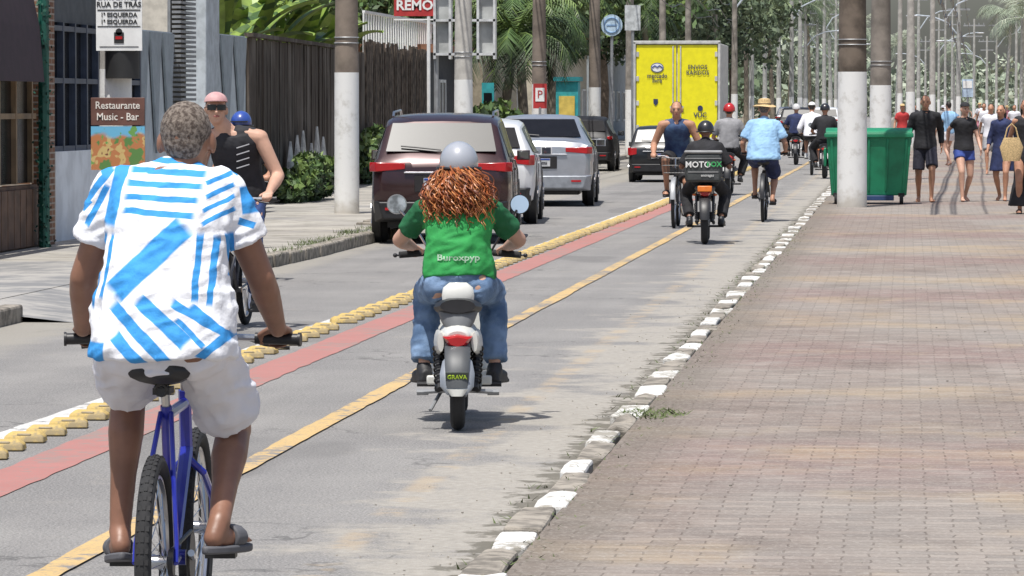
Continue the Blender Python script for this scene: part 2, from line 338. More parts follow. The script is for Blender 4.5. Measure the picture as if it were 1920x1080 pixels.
def bike(label,loc,rz,fm,sz=.86,bz=.96,by=.46,bw=.3,ca=.1,wr_=.33,tw=.05,basket=False,gm=black,group=None,fender=None,px_=.13):
    o=top('bicycle',label,'bicycle',loc,rz,group); ra=V((0,-.23,wr_)); fa=V((0,.82,wr_)); st=V((0,.04,sz-.13)); hd=V((0,.52,bz-.2)); hb=V((0,.56,bz-.34))
    m=MB()
    m.tube([BB,st],.017); m.tube([st,V((0,0,sz-.03))],.013,mi=1); m.tube([st+V((0,0,-.03)),hd],.017); m.tube([BB,hb],.021); m.tube([hd+V((0,0,.04)),hb+V((0,0,-.03))],.02)
    for s in (-1,1):
        m.tube([BB+V((s*.02,0,0)),ra+V((s*.055,.08,0)),ra+V((s*.06,0,0))],.009); m.tube([st+V((s*.015,0,-.02)),ra+V((s*.06,.02,.05)),ra+V((s*.06,0,0))],.008)
    m.cyl(BB-V((.04,0,0)),BB+V((.04,0,0)),.024); make('frame',m,[fm,chrome],o)
    m=MB()
    for s in (-1,1): m.tube([hb+V((0,.0,-.03)),hb+V((s*.05,.02,-.08)),fa+V((s*.055,-.03,.1)),fa+V((s*.055,0,0))],.012)
    make('fork',m,fm,o); wheel(o,ra,wr_,tw); wheel(o,fa,wr_,tw)
    m=MB(); m.tube([hd,(0,by+.02,bz-.03)],.014); m.tube([(-bw,by-.03,bz),(-bw*.5,by,bz+.005),(-.06,by+.02,bz-.03),(.06,by+.02,bz-.03),(bw*.5,by,bz+.005),(bw,by-.03,bz)],.011); h=make('handlebar',m,chrome,o)
    for s in (-1,1):
        m=MB(); m.cyl((s*bw*.68,by-.022,bz+.003),(s*(bw+.03),by-.035,bz),.018); m.cyl((s*(bw+.028),by-.035,bz),(s*(bw+.036),by-.036,bz),.022); make('grip',m,gm,h)
        m=MB(); m.tube([(s*bw*.6,by,bz),(s*bw*.75,by+.04,bz-.02),(s*bw*.98,by+.05,bz-.03)],.006); make('brake_lever',m,black,h)
    m=MB(); m.loft([ring((0,-.15,sz-.015),(0,1,0),.05,.022,14,(1,0,0)),ring((0,-.125,sz-.02),(0,1,0),.095,.035,14,(1,0,0)),ring((0,-.04,sz-.03),(0,1,0),.085,.035,14,(1,0,0)),ring((0,.06,sz-.025),(0,1,0),.035,.025,14,(1,0,0)),ring((0,.15,sz-.025),(0,1,0),.018,.018,14,(1,0,0))])
    m.torus((0,-.08,sz-.075),(0,1,.2),.018,.005,12,5); m.box((0,-.02,sz-.08),(.05,.12,.02)); make('saddle',m,black,o)
    for i,s in enumerate((-1,1)):
        e=V((0,.17*cos(ca),.17*sin(ca)))*s; m=MB(); m.tube([BB+V((s*.06,0,0)),BB+e+V((s*.075,0,0))],.011); m.box(BB+e+V((s*px_,0,0)),(.09,.07,.025),mi=1); make('pedal',m,[chrome,black],o)
    m=MB(); m.torus(BB+V((.055,0,0)),(1,0,0),.08,.006,24,6); m.cyl(BB+V((.05,0,0)),BB+V((.06,0,0)),.075,n=20); m.cyl(ra+V((.04,0,0)),ra+V((.055,0,0)),.04,n=14)
    for q in (1,-1): m.tube([BB+V((.055,0,.08*q)),ra+V((.05,0,.038*q))],.006)
    make('chain',m,black,o)
    if fender:
        for c in (ra,fa):
            m=MB(); n=14; rs=[]
            for i in range(n+1):
                a=radians(10+150*i/n) if c is fa else radians(20+160*i/n); e=V((0,cos(a),sin(a))); rs.append(ring(c+e*(wr_+.025),e.cross(V((1,0,0))),.032,.006,8,(1,0,0)))
            m.loft(rs); make('mudguard',m,fender,o)
    if basket:
        m=MB(); y=.72; 
        for z,w in ((bz-.02,.17),(bz-.12,.155),(bz-.22,.14)):
            m.tube([(-w,y-.12,z),(w,y-.12,z),(w,y+.12,z),(-w,y+.12,z),(-w,y-.12,z)],.005,5)
        for i in range(7):
            x=-.15+.05*i
            for yy in (-.12,.12): m.tube([(x*.85,y+yy*.95,bz-.22),(x,y+yy,bz-.02)],.003,4)
        make('basket',m,black,o)
    return o
# ---------------- moped
def moped(label,loc,rz,bm,trim,wr_=.21,tw=.075,sz=.66,bz=.87,wb=1.2,mir=True,plate=None,cat='motor scooter',seatm=black,mirz=1.126,bw=.28,by=.95,tail=.456,platform=True,ind=True):
    o=top('motor_scooter',label,cat,loc,rz); ra=V((0,0,wr_)); fa=V((0,wb,wr_))
    for c in (ra,fa):
        m=MB(); m.cyl(c-V((tw*.45,0,0)),c+V((tw*.45,0,0)),wr_*.62,n=20); m.cyl(c-V((tw*.6,0,0)),c+V((tw*.6,0,0)),wr_*.2,n=12); w=make('wheel',m,grey,o,.004)
        t=MB(); t.torus(c,(1,0,0),wr_-tw*.5,tw*.5,36,12,0,tw*.5); t.torus(c,(1,0,0),wr_-tw*.1,tw*.08,36,6,0,tw*.3); make('tyre',t,rubber,w)
    m=MB(); rs=[]
    for i in range(9):
        a=radians(60+115*i/8); e=V((0,cos(a),sin(a))); rs.append(ring(ra+e*(wr_+.03),e.cross(V((1,0,0))),.055+.01*sin(i/8*pi),.014,10,(1,0,0)))
    m.loft(rs); make('rear_mudguard',m,trim,o)
    m=MB(); m.loft([ring((0,-.06,tail+.02),(0,1,.1),.06,.04,16,(1,0,0)),ring((0,.05,tail+.02),(0,1,.1),.095,.065,16,(1,0,0)),ring((0,.3,tail+.0),(0,1,0),.11,.1,16,(1,0,0)),ring((0,.55,tail-.06),(0,1,0),.1,.11,16,(1,0,0)),ring((0,.62,tail-.1),(0,1,0),.08,.08,16,(1,0,0))])
    if platform: m.box((0,.74,.22),(.34,.42,.05)); m.loft([ring((0,.92,.25),(0,.25,1),.16,.03,14,(1,0,0)),ring((0,1.0,.5),(0,.1,1),.17,.04,14,(1,0,0)),ring((0,1.02,.75),(0,0,1),.09,.04,14,(1,0,0))])
    make('bodywork',m,bm,o,.01)
    for s in (-1,1):
        m=MB(); m.tube([(s*.085,0,wr_),(s*.1,.2,tail)],.022); m.tube([(s*.1,.03,wr_),(s*.1,.45,.24)],.02)
        for j in range(7): m.torus((s*.088+s*.0015*j,.02+.022*j,wr_+.04+.026*j),(0,.65,.76),.03,.006,12,5)
        make('shock_absorber',m,black,o)
        m=MB(); m.tube([(s*.05,wb,wr_),(s*.05,wb-.12,.55),(s*.03,by+.05,bz-.05)],.016); make('fork_leg',m,black,o)
    m=MB(); m.tube([(-.22,.55,.2),(.22,.55,.2)],.014); make('foot_bar',m,black,o)
    m=MB(); m.loft([ring((0,.02,sz-.03),(0,1,0),.09,.035,16,(1,0,0)),ring((0,.1,sz-.04),(0,1,0),.125,.05,16,(1,0,0)),ring((0,.45,sz-.05),(0,1,0),.12,.05,16,(1,0,0)),ring((0,.65,sz-.06),(0,1,0),.07,.04,16,(1,0,0))]); make('seat',m,seatm,o)
    m=MB()
    P=[(-.07,.02),(0,.034),(.07,.02),(.045,-.02),(0,-.036),(-.045,-.02)]; m.loft([[V((x*.75,-.12,tail+z*.7)) for x,z in P],[V((x,-.1,tail+z)) for x,z in P],[V((x*1.1,-.02,tail+z*1.2)) for x,z in P]]); make('tail_light',m,red,o)
    if ind:
      for s in (-1,1):
        m=MB(); m.tube([(s*.05,-.02,tail),(s*.11,-.03,tail-.01)],.006,mi=1); m.ell((s*.125,-.035,tail-.012),(.022,.018,.014)); make('indicator',m,[mat('amber_lens',(.6,.12,.01),.3),black],o)
    m=MB(); m.tube([(-bw-.04,by-.06,bz-.01),(-bw*.6,by-.02,bz),(-.06,by+.03,bz-.02),(.06,by+.03,bz-.02),(bw*.6,by-.02,bz),(bw+.04,by-.06,bz-.01)],.011); m.ell((0,by+.04,bz),(.11,.06,.06)); h=make('handlebar',m,black,o)
    for s in (-1,1):
        m=MB(); m.cyl((s*bw*.65,by-.025,bz),(s*(bw+.05),by-.062,bz-.01),.018); make('grip',m,rubber,h)
        m=MB(); m.tube([(s*bw*.6,by,bz),(s*bw*.8,by+.05,bz-.01),(s*(bw+.07),by+.02,bz-.015)],.006); m.ell((s*(bw+.075),by+.02,bz-.015),(.012,.012,.012)); make('brake_lever',m,black,h)
        if mir:
            r_=.053; mx_=.315 if s>0 else .335; m=MB(); m.tube([(s*.16,by,bz),(s*.24,by,bz+.14),(s*(mx_-.015),by-.01,mirz-.03)],.006); m.cyl((s*mx_,by,mirz),(s*mx_,by+.025,mirz),r_,r_*.8,n=24); g=make('mirror',m,black if s>0 else chrome,h)
            m=MB(); m.cyl((s*mx_,by-.003,mirz),(s*mx_,by-.006,mirz),r_*.9,n=24); make('mirror_glass',m,mat('mirror_glass',(.50,.66,.85),.3,.2,var=.05) if s>0 else mat('mirror_glass_mottled',(.36,.40,.43),.25,.3,var=.5,scale=22),g)
    if plate:
        m=MB(); m.box((0,-.14,tail-.15),(.17,.006,.13),Matrix.Rotation(-.3,3,'X')); make('licence_plate',m,plate,o,.003)
    return o
# ---------------- car
def car(label,loc,rz,paint,ST,cat='car',slope=(2,3),sw=(.5,1.5,1.58,2.85),wy=(.75,3.35),tl=((.55,.84),(.84,.95)),rails=False,name='parked_car',lo=black,blt=None,wr_=.33,group='cars parked along the kerb',sc_=1):
    o=top(name,label,cat,loc,rz,group); o.scale=(sc_,)*3
    rs=[]
    for (y,w,zb,zl,wr,zt) in ST:
        h=[(w*.86,zb),(w*.97,zb+.07),(w,zb+.26),(w*.99,zl-.12),(w*.955,zl),(wr,zt-.05),(wr*.9,zt-.012),(wr*.5,zt+.012),(0,zt+.018)]
        r=[V((x,y,z)) for x,z in h]+[V((-x,y,z)) for x,z in h[-2::-1]]; rs.append(r)
    m=MB(); m.loft(rs); make('body',m,paint,o,.025,ang=50)
    g=glass; a,b_=ST[slope[0]],ST[slope[1]]
    def sl(t,xs): 
        y=a[0]+(b_[0]-a[0])*t; z=a[5]+(b_[5]-a[5])*t+.016; w=(a[4]+(b_[4]-a[4])*t)*xs; return V((w,y-.014,z+.006))
    m=MB(); P=[[sl(t,x) for x in (-.88,-.45,0,.45,.88)] for t in (.05,.5,.93)]
    for i in range(2):
        for j in range(4): m.prism([P[i][j],P[i][j+1],P[i+1][j+1],P[i+1][j]],(0,.012,-.01))
    rw=make('rear_window',m,g,o)
    m=MB(); m.tube([sl(.04,0)+V((0,-.02,.02)),sl(.12,-.4)+V((0,-.02,.02)),sl(.16,-.65)+V((0,-.02,.02))],.01,6); make('wiper',m,black,rw)
    def S(y):
        for p,q in zip(ST,ST[1:]):
            if p[0]<=y<=q[0]: t=(y-p[0])/(q[0]-p[0]); return [p[i]+(q[i]-p[i])*t for i in range(6)]
    for s in (-1,1):
        for y0,y1 in ((sw[0],sw[1]),(sw[2],sw[3])):
            m=MB(); n=6; lo_=[];hi=[]
            for i in range(n+1):
                y=y0+(y1-y0)*i/n; q=S(y); lo_.append(V((s*(q[1]*.955+.006-.01),y,q[3]+.03))); hi.append(V((s*(q[4]+.012),y,max(q[3]+.035,q[5]-.085))))
            for i in range(n): m.prism([lo_[i],lo_[i+1],hi[i+1],hi[i]],(s*.006,0,.002))
            make('side_window',m,g,o)
        m=MB(); x0,x1=tl[0]; z0,z1=tl[1]; m.loft([[V((s*x0,-.012,z0+.03)),V((s*x0,-.012,z1-.01)),V((s*x1*.93,-.005,z1)),V((s*x1*.93,-.005,z0))],[V((s*x0,.08,z0+.03)),V((s*x0,.08,z1-.01)),V((s*(x1+.02),.1,z1)),V((s*(x1+.02),.1,z0))],[V((s*x1*.9,.12,z0+.03)),V((s*x1*.9,.12,z1-.01)),V((s*(x1+.022),.3,z1-.01)),V((s*(x1+.022),.3,z0+.04))]]); make('tail_light',m,red,o,.008)
        q=S(2.75); m=MB(); m.box((s*(q[1]+.07),2.75,q[3]+.06),(.16,.09,.12)); m.box((s*(q[1]+.07),2.702,q[3]+.06),(.13,.006,.09),mi=1); make('wing_mirror',m,[paint,mat('mirror_dark',(.2,.22,.24),.05,.9)],o,.02)
        for wyy in wy:
            W=S(wyy)[1]
            m=MB(); m.cyl((s*(W-.1),wyy,wr_+.01),(s*(W+.004),wyy,wr_+.01),wr_+.05,n=28); make('wheel_arch',m,black,o)
            m=MB(); m.cyl((s*(W-.14),wyy,wr_),(s*(W+.012),wyy,wr_),wr_*.62,n=24); w=make('wheel',m,mat('dark_wheel',(.05,.05,.055),.5),o)
            t=MB(); t.torus((s*(W-.09),wyy,wr_),(1,0,0),wr_-.06,.06,32,10,0,.1); make('tyre',t,rubber,w)
            t=MB(); 
            for i in range(5):
                an=2*pi*i/5; t.prism([V((s*(W+.014),wyy+cos(an-.2)*.05,wr_+sin(an-.2)*.05)),V((s*(W+.014),wyy+cos(an-.12)*.2,wr_+sin(an-.12)*.2)),V((s*(W+.014),wyy+cos(an+.12)*.2,wr_+sin(an+.12)*.2)),V((s*(W+.014),wyy+cos(an+.2)*.05,wr_+sin(an+.2)*.05))],(s*.012,0,0))
            make('rim',t,chrome,w)
        for y in (sw[0]+.25,(sw[1]+sw[2])/2,sw[3]-.1):
            m=MB(); q=S(y); m.tube([(s*(q[1]+.002),y,q[2]+.25),(s*(q[1]*.99+.003),y,q[3]-.12),(s*(q[1]*.955+.003),y,q[3])],.004,4); make('door_seam',m,black,o)
        m=MB(); m.tube([(s*(S(2)[1]+.01),sw[1]-.3,S(2)[3]-.1),(s*(S(2)[1]+.01),sw[1]-.12,S(2)[3]-.1)],.014,6); make('door_handle',m,paint,o)
        if rails: m=MB(); m.tube([(s*.6,.7,ST[4][5]+.0),(s*.6,.8,ST[4][5]+.055),(s*.6,2.3,ST[5][5]+.045),(s*.6,2.5,ST[5][5]-.02)],.014); make('roof_rail',m,chrome,o)
    w0=ST[0][1]
    m=MB(); m.loft([[V((-w0*.95,-.05,.3)),V((w0*.95,-.05,.3)),V((w0*1.02,-.06,.5)),V((-w0*1.02,-.06,.5))],[V((-w0*1.1,.1,.26)),V((w0*1.1,.1,.26)),V((w0*1.12,.1,.52)),V((-w0*1.12,.1,.52))]]); bu=make('rear_bumper',m,lo,o,.015)
    for s in (-1,1): m=MB(); m.box((s*w0*.8,-.062,.42),(.16,.01,.03)); make('reflector',m,red,bu)
    zp=.72; m=MB(); m.box((0,-.008,zp),(.62,.012,.2)); make('plate_recess',m,mat('recess_dark',(.015,.013,.014),.6),o,.01)
    m=MB(); m.box((0,-.02,zp),(.4,.012,.13)); m.box((0,-.028,zp+.05),(.39,.004,.025),mi=1); m.box((0,-.028,zp-.012),(.3,.004,.05),mi=2); make('licence_plate',m,[mat('plate_grey',(.5,.51,.52),.5,var=.1,scale=60),mat('plate_blue',(.02,.06,.3),.5),mat('plate_characters',(.12,.12,.13),.6,var=.9,scale=45)],o,.002)
    m=MB(); m.tube([(-w0*.6,-.015,zp+.13),(w0*.6,-.015,zp+.13)],.012); make('trim_bar',m,blt or chrome,o)
    m=MB(); m.torus((0,-.02,zp+.19),(0,1,0),.035,.006,20,6); m.box((0,-.02,zp+.19),(.05,.006,.008)); make('emblem',m,chrome,o)
    m=MB(); m.box((0,2.1,.28),(1.3,3.6,.18)); make('underbody',m,black,o)
    return o
# ================= GROUND
b=NB('dry_ground'); gm_=b.out(b.mix(b.noise(.3,6),(.22,.18,.13),(.34,.3,.22)),.95)
m=MB(); m.quad((-2500,-60,-.03),(2500,-60,-.03),(2500,4000,-.03),(-2500,4000,-.03)); struct('ground',m,gm_)
b=NB('worn_asphalt'); st=b.map(1,.06,1); x=b.xyz()
c=b.mix(b.rng(b.noise(.7,6),.3,.7),(.175,.17,.165),(.24,.232,.22)); c=b.mix(b.rng(b.noise(2.2,4,st),.35,.7,0,.5),c,(.14,.137,.135))
c=b.mix(b.rng(b.noise(95,2),.45,.62,0,.6),c,(.37,.355,.34)); c=b.mix(b.rng(b.noise(60,2),.58,.68,0,.6),c,(.07,.068,.066))
vo=b.n('ShaderNodeTexVoronoi',feature='DISTANCE_TO_EDGE'); vo.inputs['Scale'].default_value=.55
wob=b.n('ShaderNodeVectorMath',operation='ADD'); nz=b.n('ShaderNodeTexNoise'); nz.inputs['Scale'].default_value=3; nz.inputs['Detail'].default_value=4; b.l(b.co,nz.inputs['Vector']); b.l(b.co,wob.inputs[0]); b.l(nz.outputs['Color'],wob.inputs[1]); b.l(wob.outputs[0],vo.inputs['Vector'])
cr=b.mth('MULTIPLY',b.rng(vo.outputs['Distance'],.004,.016,1,0),b.rng(b.noise(.25,2),.48,.58)); c=b.mix(b.mth('MULTIPLY',cr,.5),c,(.05,.05,.05))
c=b.mix(b.rng(b.noise(.35,3,b.map(1,.35,1)),.6,.625,0,.35),c,(.115,.112,.11))
g=b.mth('ADD',b.rng(x[0],-2.8,-1.5,0,.9),b.rng(b.noise(1.3,7,rough=.65),.3,.75,-.5,.5)); g=b.rng(g,.25,.7,0,.9)
c=b.mix(g,c,b.mix(b.noise(22,6,rough=.7),(.17,.155,.13),(.50,.47,.42)))
fy=b.mth('MULTIPLY',b.rng(b.mth('ABSOLUTE',b.mth('ADD',x[0],2.08)),.03,.09,1,0),b.rng(b.noise(2.5,6,rough=.7),.45,.6,0,.5)); c=b.mix(fy,c,(.42,.33,.22))
c=b.mix(b.rng(b.mth('ADD',b.rng(x[0],-1.78,-1.5,0,.85),b.rng(b.noise(5,6,rough=.65),.3,.7,-.5,.5)),.45,.75,0,.7),c,(.085,.078,.058))
g2=b.rng(b.mth('ADD',b.rng(x[0],-5.5,-6.4),b.mth('MULTIPLY',b.noise(1.5,5),.9)),.85,1.4,0,.7); c=b.mix(g2,c,(.3,.28,.24))
b.bump(b.noise(110,3),.6,.008); roadm=b.out(c,.92,0,.25)
m=MB(); ys=[-10,20,32,45,55,56,72,80,120,200,400,1200]; L=[-6.7,-6.7,-6.7,-6.35,-6.35,-7.0,-7.0,-8.5,-8.7,-8.9,-9,-12]
m.sheet(list(zip(ys,L)),[(y,-1.48 if y<150 else -1.48+(y-150)*.004) for y in ys],0); struct('road',m,roadm)
def paintm(name,c,th,under=(.21,.2,.19)):
    b=NB(name); n=b.noise(8,8,rough=.75); n2=b.noise(.9,3); f=b.rng(b.mth('ADD',n,b.mth('MULTIPLY',n2,.6)),th,th+.12); g=b.rng(b.noise(80,3),.48,.66,0,.5); f=b.mth('MAXIMUM',f,g)
    cc=b.mix(b.noise(3,4),tuple(q*.78 for q in c),c); return b.out(b.mix(f,cc,under),.85,0,.25)
yel=paintm('worn_yellow_paint',(.60,.42,.19),.79); redp=paintm('worn_red_paint',(.42,.19,.17),.79,(.27,.2,.18)); whp=paintm('worn_white_line_paint',(.68,.67,.64),.82)
def line(name,pts,w,z,m_):
    m=MB()
    def X(y):
        for (a,xa),(b_,xb) in zip(pts,pts[1:]):
            if a<=y<=b_+1e-6: return xa+(xb-xa)*(y-a)/(b_-a)
    y=pts[0][0]; e=pts[-1][0]; n=700; ys=[y+(e-y)*(i/n)**2 for i in range(n+1)]
    def j(q,s): return noise.noise(V((s,q*3,0)))*.014+noise.noise(V((s,q*.4,0)))*.014
    m.sheet([(q,X(q)-w/2+j(q,1)) for q in ys],[(q,X(q)+w/2+j(q,5)) for q in ys],z); struct(name,m,m_)
line('cycle_lane_red_strip',[(6,-3.95),(30,-3.92),(67,-3.82),(75,-3.8)],.29,.004,redp)
line('lane_white_line',[(6,-4.52),(21,-4.46),(36,-4.3),(67,-4.2),(120,-4.1),(300,-3.6)],.13,.008,whp)
line('cycle_lane_yellow_line',[(6,-3.01),(32,-2.98),(51,-2.93),(112,-2.8),(300,-2.6)],.115,.008,yel)
# kerbs
kw=paintm('painted_kerb_white',(.74,.73,.70),.80,(.3,.28,.24)); kg=mat('kerb_stone',(.24,.215,.18),.95,var=.4,scale=9,bump=.6)
m=MB(); y=8.2; i=0
while y<230:
    wh=i%2==1; w=.145+R.uniform(-.03,.04); l=(.74 if wh else .86)+R.uniform(-.16,.16); x=-1.42+R.uniform(-.022,.022)+max(0,y-150)*.004; h=.024+R.uniform(-.01,.004); a=l/2-.02; w2=w/2; q=[]
    for sx,sy in ((-1,-1),(0,-1.04),(1,-1),(1.03,0),(1,1),(0,1.03),(-1,1),(-1.03,0)): q.append(V((x+sx*w2*R.uniform(.8,1.06),y+l/2+sy*a*R.uniform(.88,1.02),h+.05+R.uniform(-.008,.004))))
    m.loft([[V((p.x,p.y,-.02)) for p in q],q],0 if wh else 1); y+=l; i+=1
o=make('promenade_kerb',m,[kw,kg],None,.014,smooth=False); o['kind']='structure'
m=MB(); y=4
while y<54:
    l=1.0; kx=-6.77 if y<32 else (-6.77+(y-32)*.027 if y<45 else -6.42)
    if not 31.5<y<42: m.box((kx+R.uniform(-.015,.015),y+l/2,.05+R.uniform(-.01,.01)),(.16,l-.02,.16),Matrix.Rotation(R.uniform(-.01,.01),3,'Z'))
    y+=l
m.box((-7.08,68,.05),(.16,24,.16)); m.box((-8.6,125,.05),(.2,90,.16)); m.box((-6.75,55,.05),(.72,.16,.16)); o=make('left_kerb',m,kg,None,.02,smooth=False); o['kind']='structure'
# promenade
b=NB('interlocking_pavers'); x=b.xyz(); br=b.n('ShaderNodeTexBrick'); br.inputs['Scale'].default_value=1; br.inputs['Brick Width'].default_value=.2; br.inputs['Row Height'].default_value=.1; br.inputs['Mortar Size'].default_value=.005; br.inputs['Mortar Smooth'].default_value=.6; br.inputs['Bias'].default_value=-.1
wv_=b.n('ShaderNodeVectorMath',operation='ADD'); nz=b.n('ShaderNodeTexNoise'); nz.inputs['Scale'].default_value=6; b.l(b.co,nz.inputs['Vector']); sc2=b.n('ShaderNodeVectorMath',operation='SCALE'); b.l(nz.outputs['Color'],sc2.inputs[0]); sc2.inputs['Scale'].default_value=.04; b.l(b.co,wv_.inputs[0]); b.l(sc2.outputs[0],wv_.inputs[1]); b.l(wv_.outputs[0],br.inputs['Vector'])
br.inputs['Color1'].default_value=(.86,.86,.86,1); br.inputs['Color2'].default_value=(1.12,1.1,1.08,1); br.inputs['Mortar'].default_value=(.64,.62,.6,1)
c=b.mix(b.rng(b.noise(.5,6,b.map(.7,.2,1)),.4,.6),(.225,.185,.162),(.262,.235,.212))
wv=b.mth('SINE',b.mth('MULTIPLY',x[1],.75)); c=b.mix(b.rng(b.mth('ADD',wv,b.mth('MULTIPLY',b.noise(.8,5),1.6)),1.0,1.9,0,.6),c,(.225,.150,.138))
c=b.mix(b.rng(b.noise(.4,7,b.map(.45,.5,1),.62),.52,.64,0,.55),c,(.38,.29,.18)); c=b.mix(b.rng(b.noise(.9,6,b.map(.6,.5,1),.6),.56,.68,0,.45),c,(.37,.29,.185)); c=b.mix(b.rng(b.noise(2.5,7,rough=.7),.45,.7,0,.5),c,(.33,.30,.27)); c=b.mix(b.rng(b.noise(1.2,6,b.map(1,.5,1)),.55,.7,0,.5),c,(.14,.115,.10))
c=b.mix(1,c,br.outputs['Color'],'MULTIPLY'); ed=b.rng(b.mth('ADD',x[0],b.mth('MULTIPLY',b.noise(2,5),.35)),-1.12,-.7,.65,0); c=b.mix(ed,c,b.mix(b.noise(20,5),(.09,.078,.06),(.22,.19,.16))); c=b.mix(b.rng(b.noise(70,2),.5,.7,0,.4),c,(.42,.39,.35))
b.bump(b.mth('ADD',br.outputs['Fac'],b.mth('MULTIPLY',b.noise(60,3),-.8)),.5,-.008); pav=b.out(c,.92,0,.2)
m=MB(); m.sheet([(-10,-1.345),(150,-1.345),(700,.9)],[(-10,9),(150,9),(700,14)],.065); struct('promenade',m,pav)
b=NB('sidewalk_concrete'); x=b.xyz(); c=b.mix(b.rng(b.noise(.8,6),.35,.65),(.28,.262,.235),(.40,.375,.33)); c=b.mix(b.rng(b.noise(2.5,6,rough=.7),.48,.63,0,.6),c,(.17,.16,.13)); c=b.mix(b.rng(b.noise(.5,3),.55,.58,0,.4),c,(.16,.16,.17)); swm=b.out(c,.9)
m=MB(); m.sheet([(-10,-16),(31.9,-16)],[(-10,-6.85),(31.9,-6.85)],.10); m.sheet([(31.9,-16),(42.1,-16)],[(31.9,-7.2),(42.1,-7.2)],.10); m.sheet([(42.1,-16),(54.9,-16)],[(42.1,-6.5),(54.9,-6.5)],.10); m.sheet([(54.9,-16),(80,-16)],[(54.9,-7.1),(80,-7.1)],.10); m.sheet([(80,-16),(300,-16)],[(80,-8.6),(300,-8.6)],.10); struct('left_pavement',m,swm)
m=MB(); m.add([(-7.2,31.9,.10),(-6.3,31.9,.001),(-6.3,42.1,.001),(-7.2,42.1,.10)],[(0,1,2,3)]); m.quad((-9.4,32.4,.104),(-7.2,32.4,.104),(-7.2,41.6,.104),(-9.4,41.6,.104)); b=NB('driveway_concrete'); c=b.mix(b.rng(b.noise(1.5,6,rough=.65),.4,.62),(.19,.19,.19),(.34,.325,.3)); struct('driveway',m,b.out(c,.92))
m=MB(); m.sheet([(-10,9),(900,14)],[(-10,60),(900,300)],.02); struct('beach_sand',m,mat('sand',(.5,.42,.3),.95,var=.1,scale=.5))
# road studs
m=MB(); m.loft([[V((-.1,-.07,0)),V((.1,-.07,0)),V((.1,.07,0)),V((-.1,.07,0))],[V((-.095,-.06,.03)),V((.095,-.06,.03)),V((.095,.06,.03)),V((-.095,.06,.03))],[V((-.07,-.03,.05)),V((.07,-.03,.05)),V((.07,.03,.05)),V((-.07,.03,.05))]])
m.box((0,-.05,.036),(.07,.012,.016),mi=1)
sm_=[paintm('stud_yellow',(.58,.42,.15),.80,(.3,.24,.14)),mat('stud_reflector',(.25,.2,.12),.5)]
stud=make('road_stud',m,sm_,None,.008); tag(stud,'yellow raised road stud along the cycle lane edge','road stud','road studs along the cycle lane')
y=9.5; stud.location=(-4.27,y,.004)
while y<118:
    y+=.5 if y<84 else .55; xs=-4.27+ (0 if y<25 else min(.24,(y-25)*.0058)); 
    if R.random()<.04: continue
    c=stud.copy(); col.objects.link(c); c.location=(xs+R.uniform(-.02,.02),y+R.uniform(-.04,.04),.004); c.rotation_euler=(0,0,R.uniform(-.15,.28))
gr=mat('grass_blades',(.09,.12,.04),.8,var=.4,scale=5)
def tuft(mb,c,r,n,h):
    for i in range(n):
        a=R.uniform(0,6.28); q=r*math.sqrt(R.random()); p=V(c)+V((cos(a)*q*.5,sin(a)*q,0)); b_=R.uniform(0,6.28); w=V((cos(b_),sin(b_),0))*.005; t=V((R.uniform(-.05,.05),R.uniform(-.05,.05),h*R.uniform(.4,1)))
        mb.add([p-w,p+w,p+t],[(0,1,2)])
m=MB(); tuft(m,(-7.15,31.4,.1),.6,420,.13); tuft(m,(-7.3,30.2,.1),.5,120,.1)
for q in range(16): tuft(m,(-6.7+R.uniform(-.1,.3),43+q*.8+R.uniform(-.6,.6),.1),.4,60,.07)
tuft(m,(-1.29,21.8,.065),.35,240,.03)
for q in range(80): tuft(m,(-1.33+R.uniform(-.02,.05),12+q*.55,.06),.2,12,.022)
for q in range(60): tuft(m,(-1.51+R.uniform(-.03,.03),12+q*.8,.0),.25,12,.03)
o=make('verge_grass',m,gr,smooth=False); o['kind']='stuff'
m=MB()
for i in range(260):
    p=V((-1.55-abs(R.gauss(0,.22)),R.uniform(12,40),.004)); s=R.uniform(.003,.008); m.box(p,(s,s*R.uniform(.7,1.6),s*.6),Matrix.Rotation(R.uniform(0,3),3,'Z'))
for i in range(120):
    p=V((R.uniform(-1.2,2.2),R.uniform(12,45),.069)); s=R.uniform(.004,.01); m.box(p,(s,s*R.uniform(.7,1.6),s*.6),Matrix.Rotation(R.uniform(0,3),3,'Z'))
o=make('grit',m,mat('grit_stone',(.34,.31,.26),.9,var=.4,scale=3),smooth=False); o['kind']='stuff'
# ================= FOREGROUND CYCLIST
FX=at(306,12.5); FL=(FX,12.5,0); FR=radians(3)
bluef=mat('blue_bicycle_paint',(.02,.03,.35),.3,.3,coat=.6)
CA=-.18-pi
bike('dark blue mountain bicycle ridden by the man in patterned shirt',FL,FR,bluef,sz=.885,bz=.93,by=.5,bw=.33,ca=CA,wr_=.315,tw=.05,px_=.165)
segs=[(252,297,398,308,11),(250,320,394,329,11),(248,344,390,353,11),(245,370,384,379,11),(243,396,378,407,12),(325,268,378,286,16),(238,290,212,425,28),(214,316,150,392,14),(205,350,163,428,13),(190,326,216,308,12),(170,380,152,398,10),(222,440,203,562,8),(204,438,184,580,8),(390,440,381,566,12),(418,445,408,574,12),(362,425,228,552,46),
(396,346,440,326,9),(396,372,444,348,9),(394,398,446,370,9),(392,424,446,394,9),(468,352,474,404,28),(430,310,452,330,10),(228,572,338,686,22),(280,562,368,644,28),(232,628,292,694,24),(342,568,430,622,15),(375,575,446,636,14),(388,672,446,626,16),(172,668,212,668,52),(160,590,170,645,14),(182,500,163,570,11),(452,418,482,428,14),(436,440,440,520,10),(350,600,400,650,10)]
S2=[]
def loc_(px,py):
    z=1.65-(py-197)/640; return ((px-312-(z-.9)*15)/632,z)
b=NB('white_shirt_blue_geometric'); acc=None
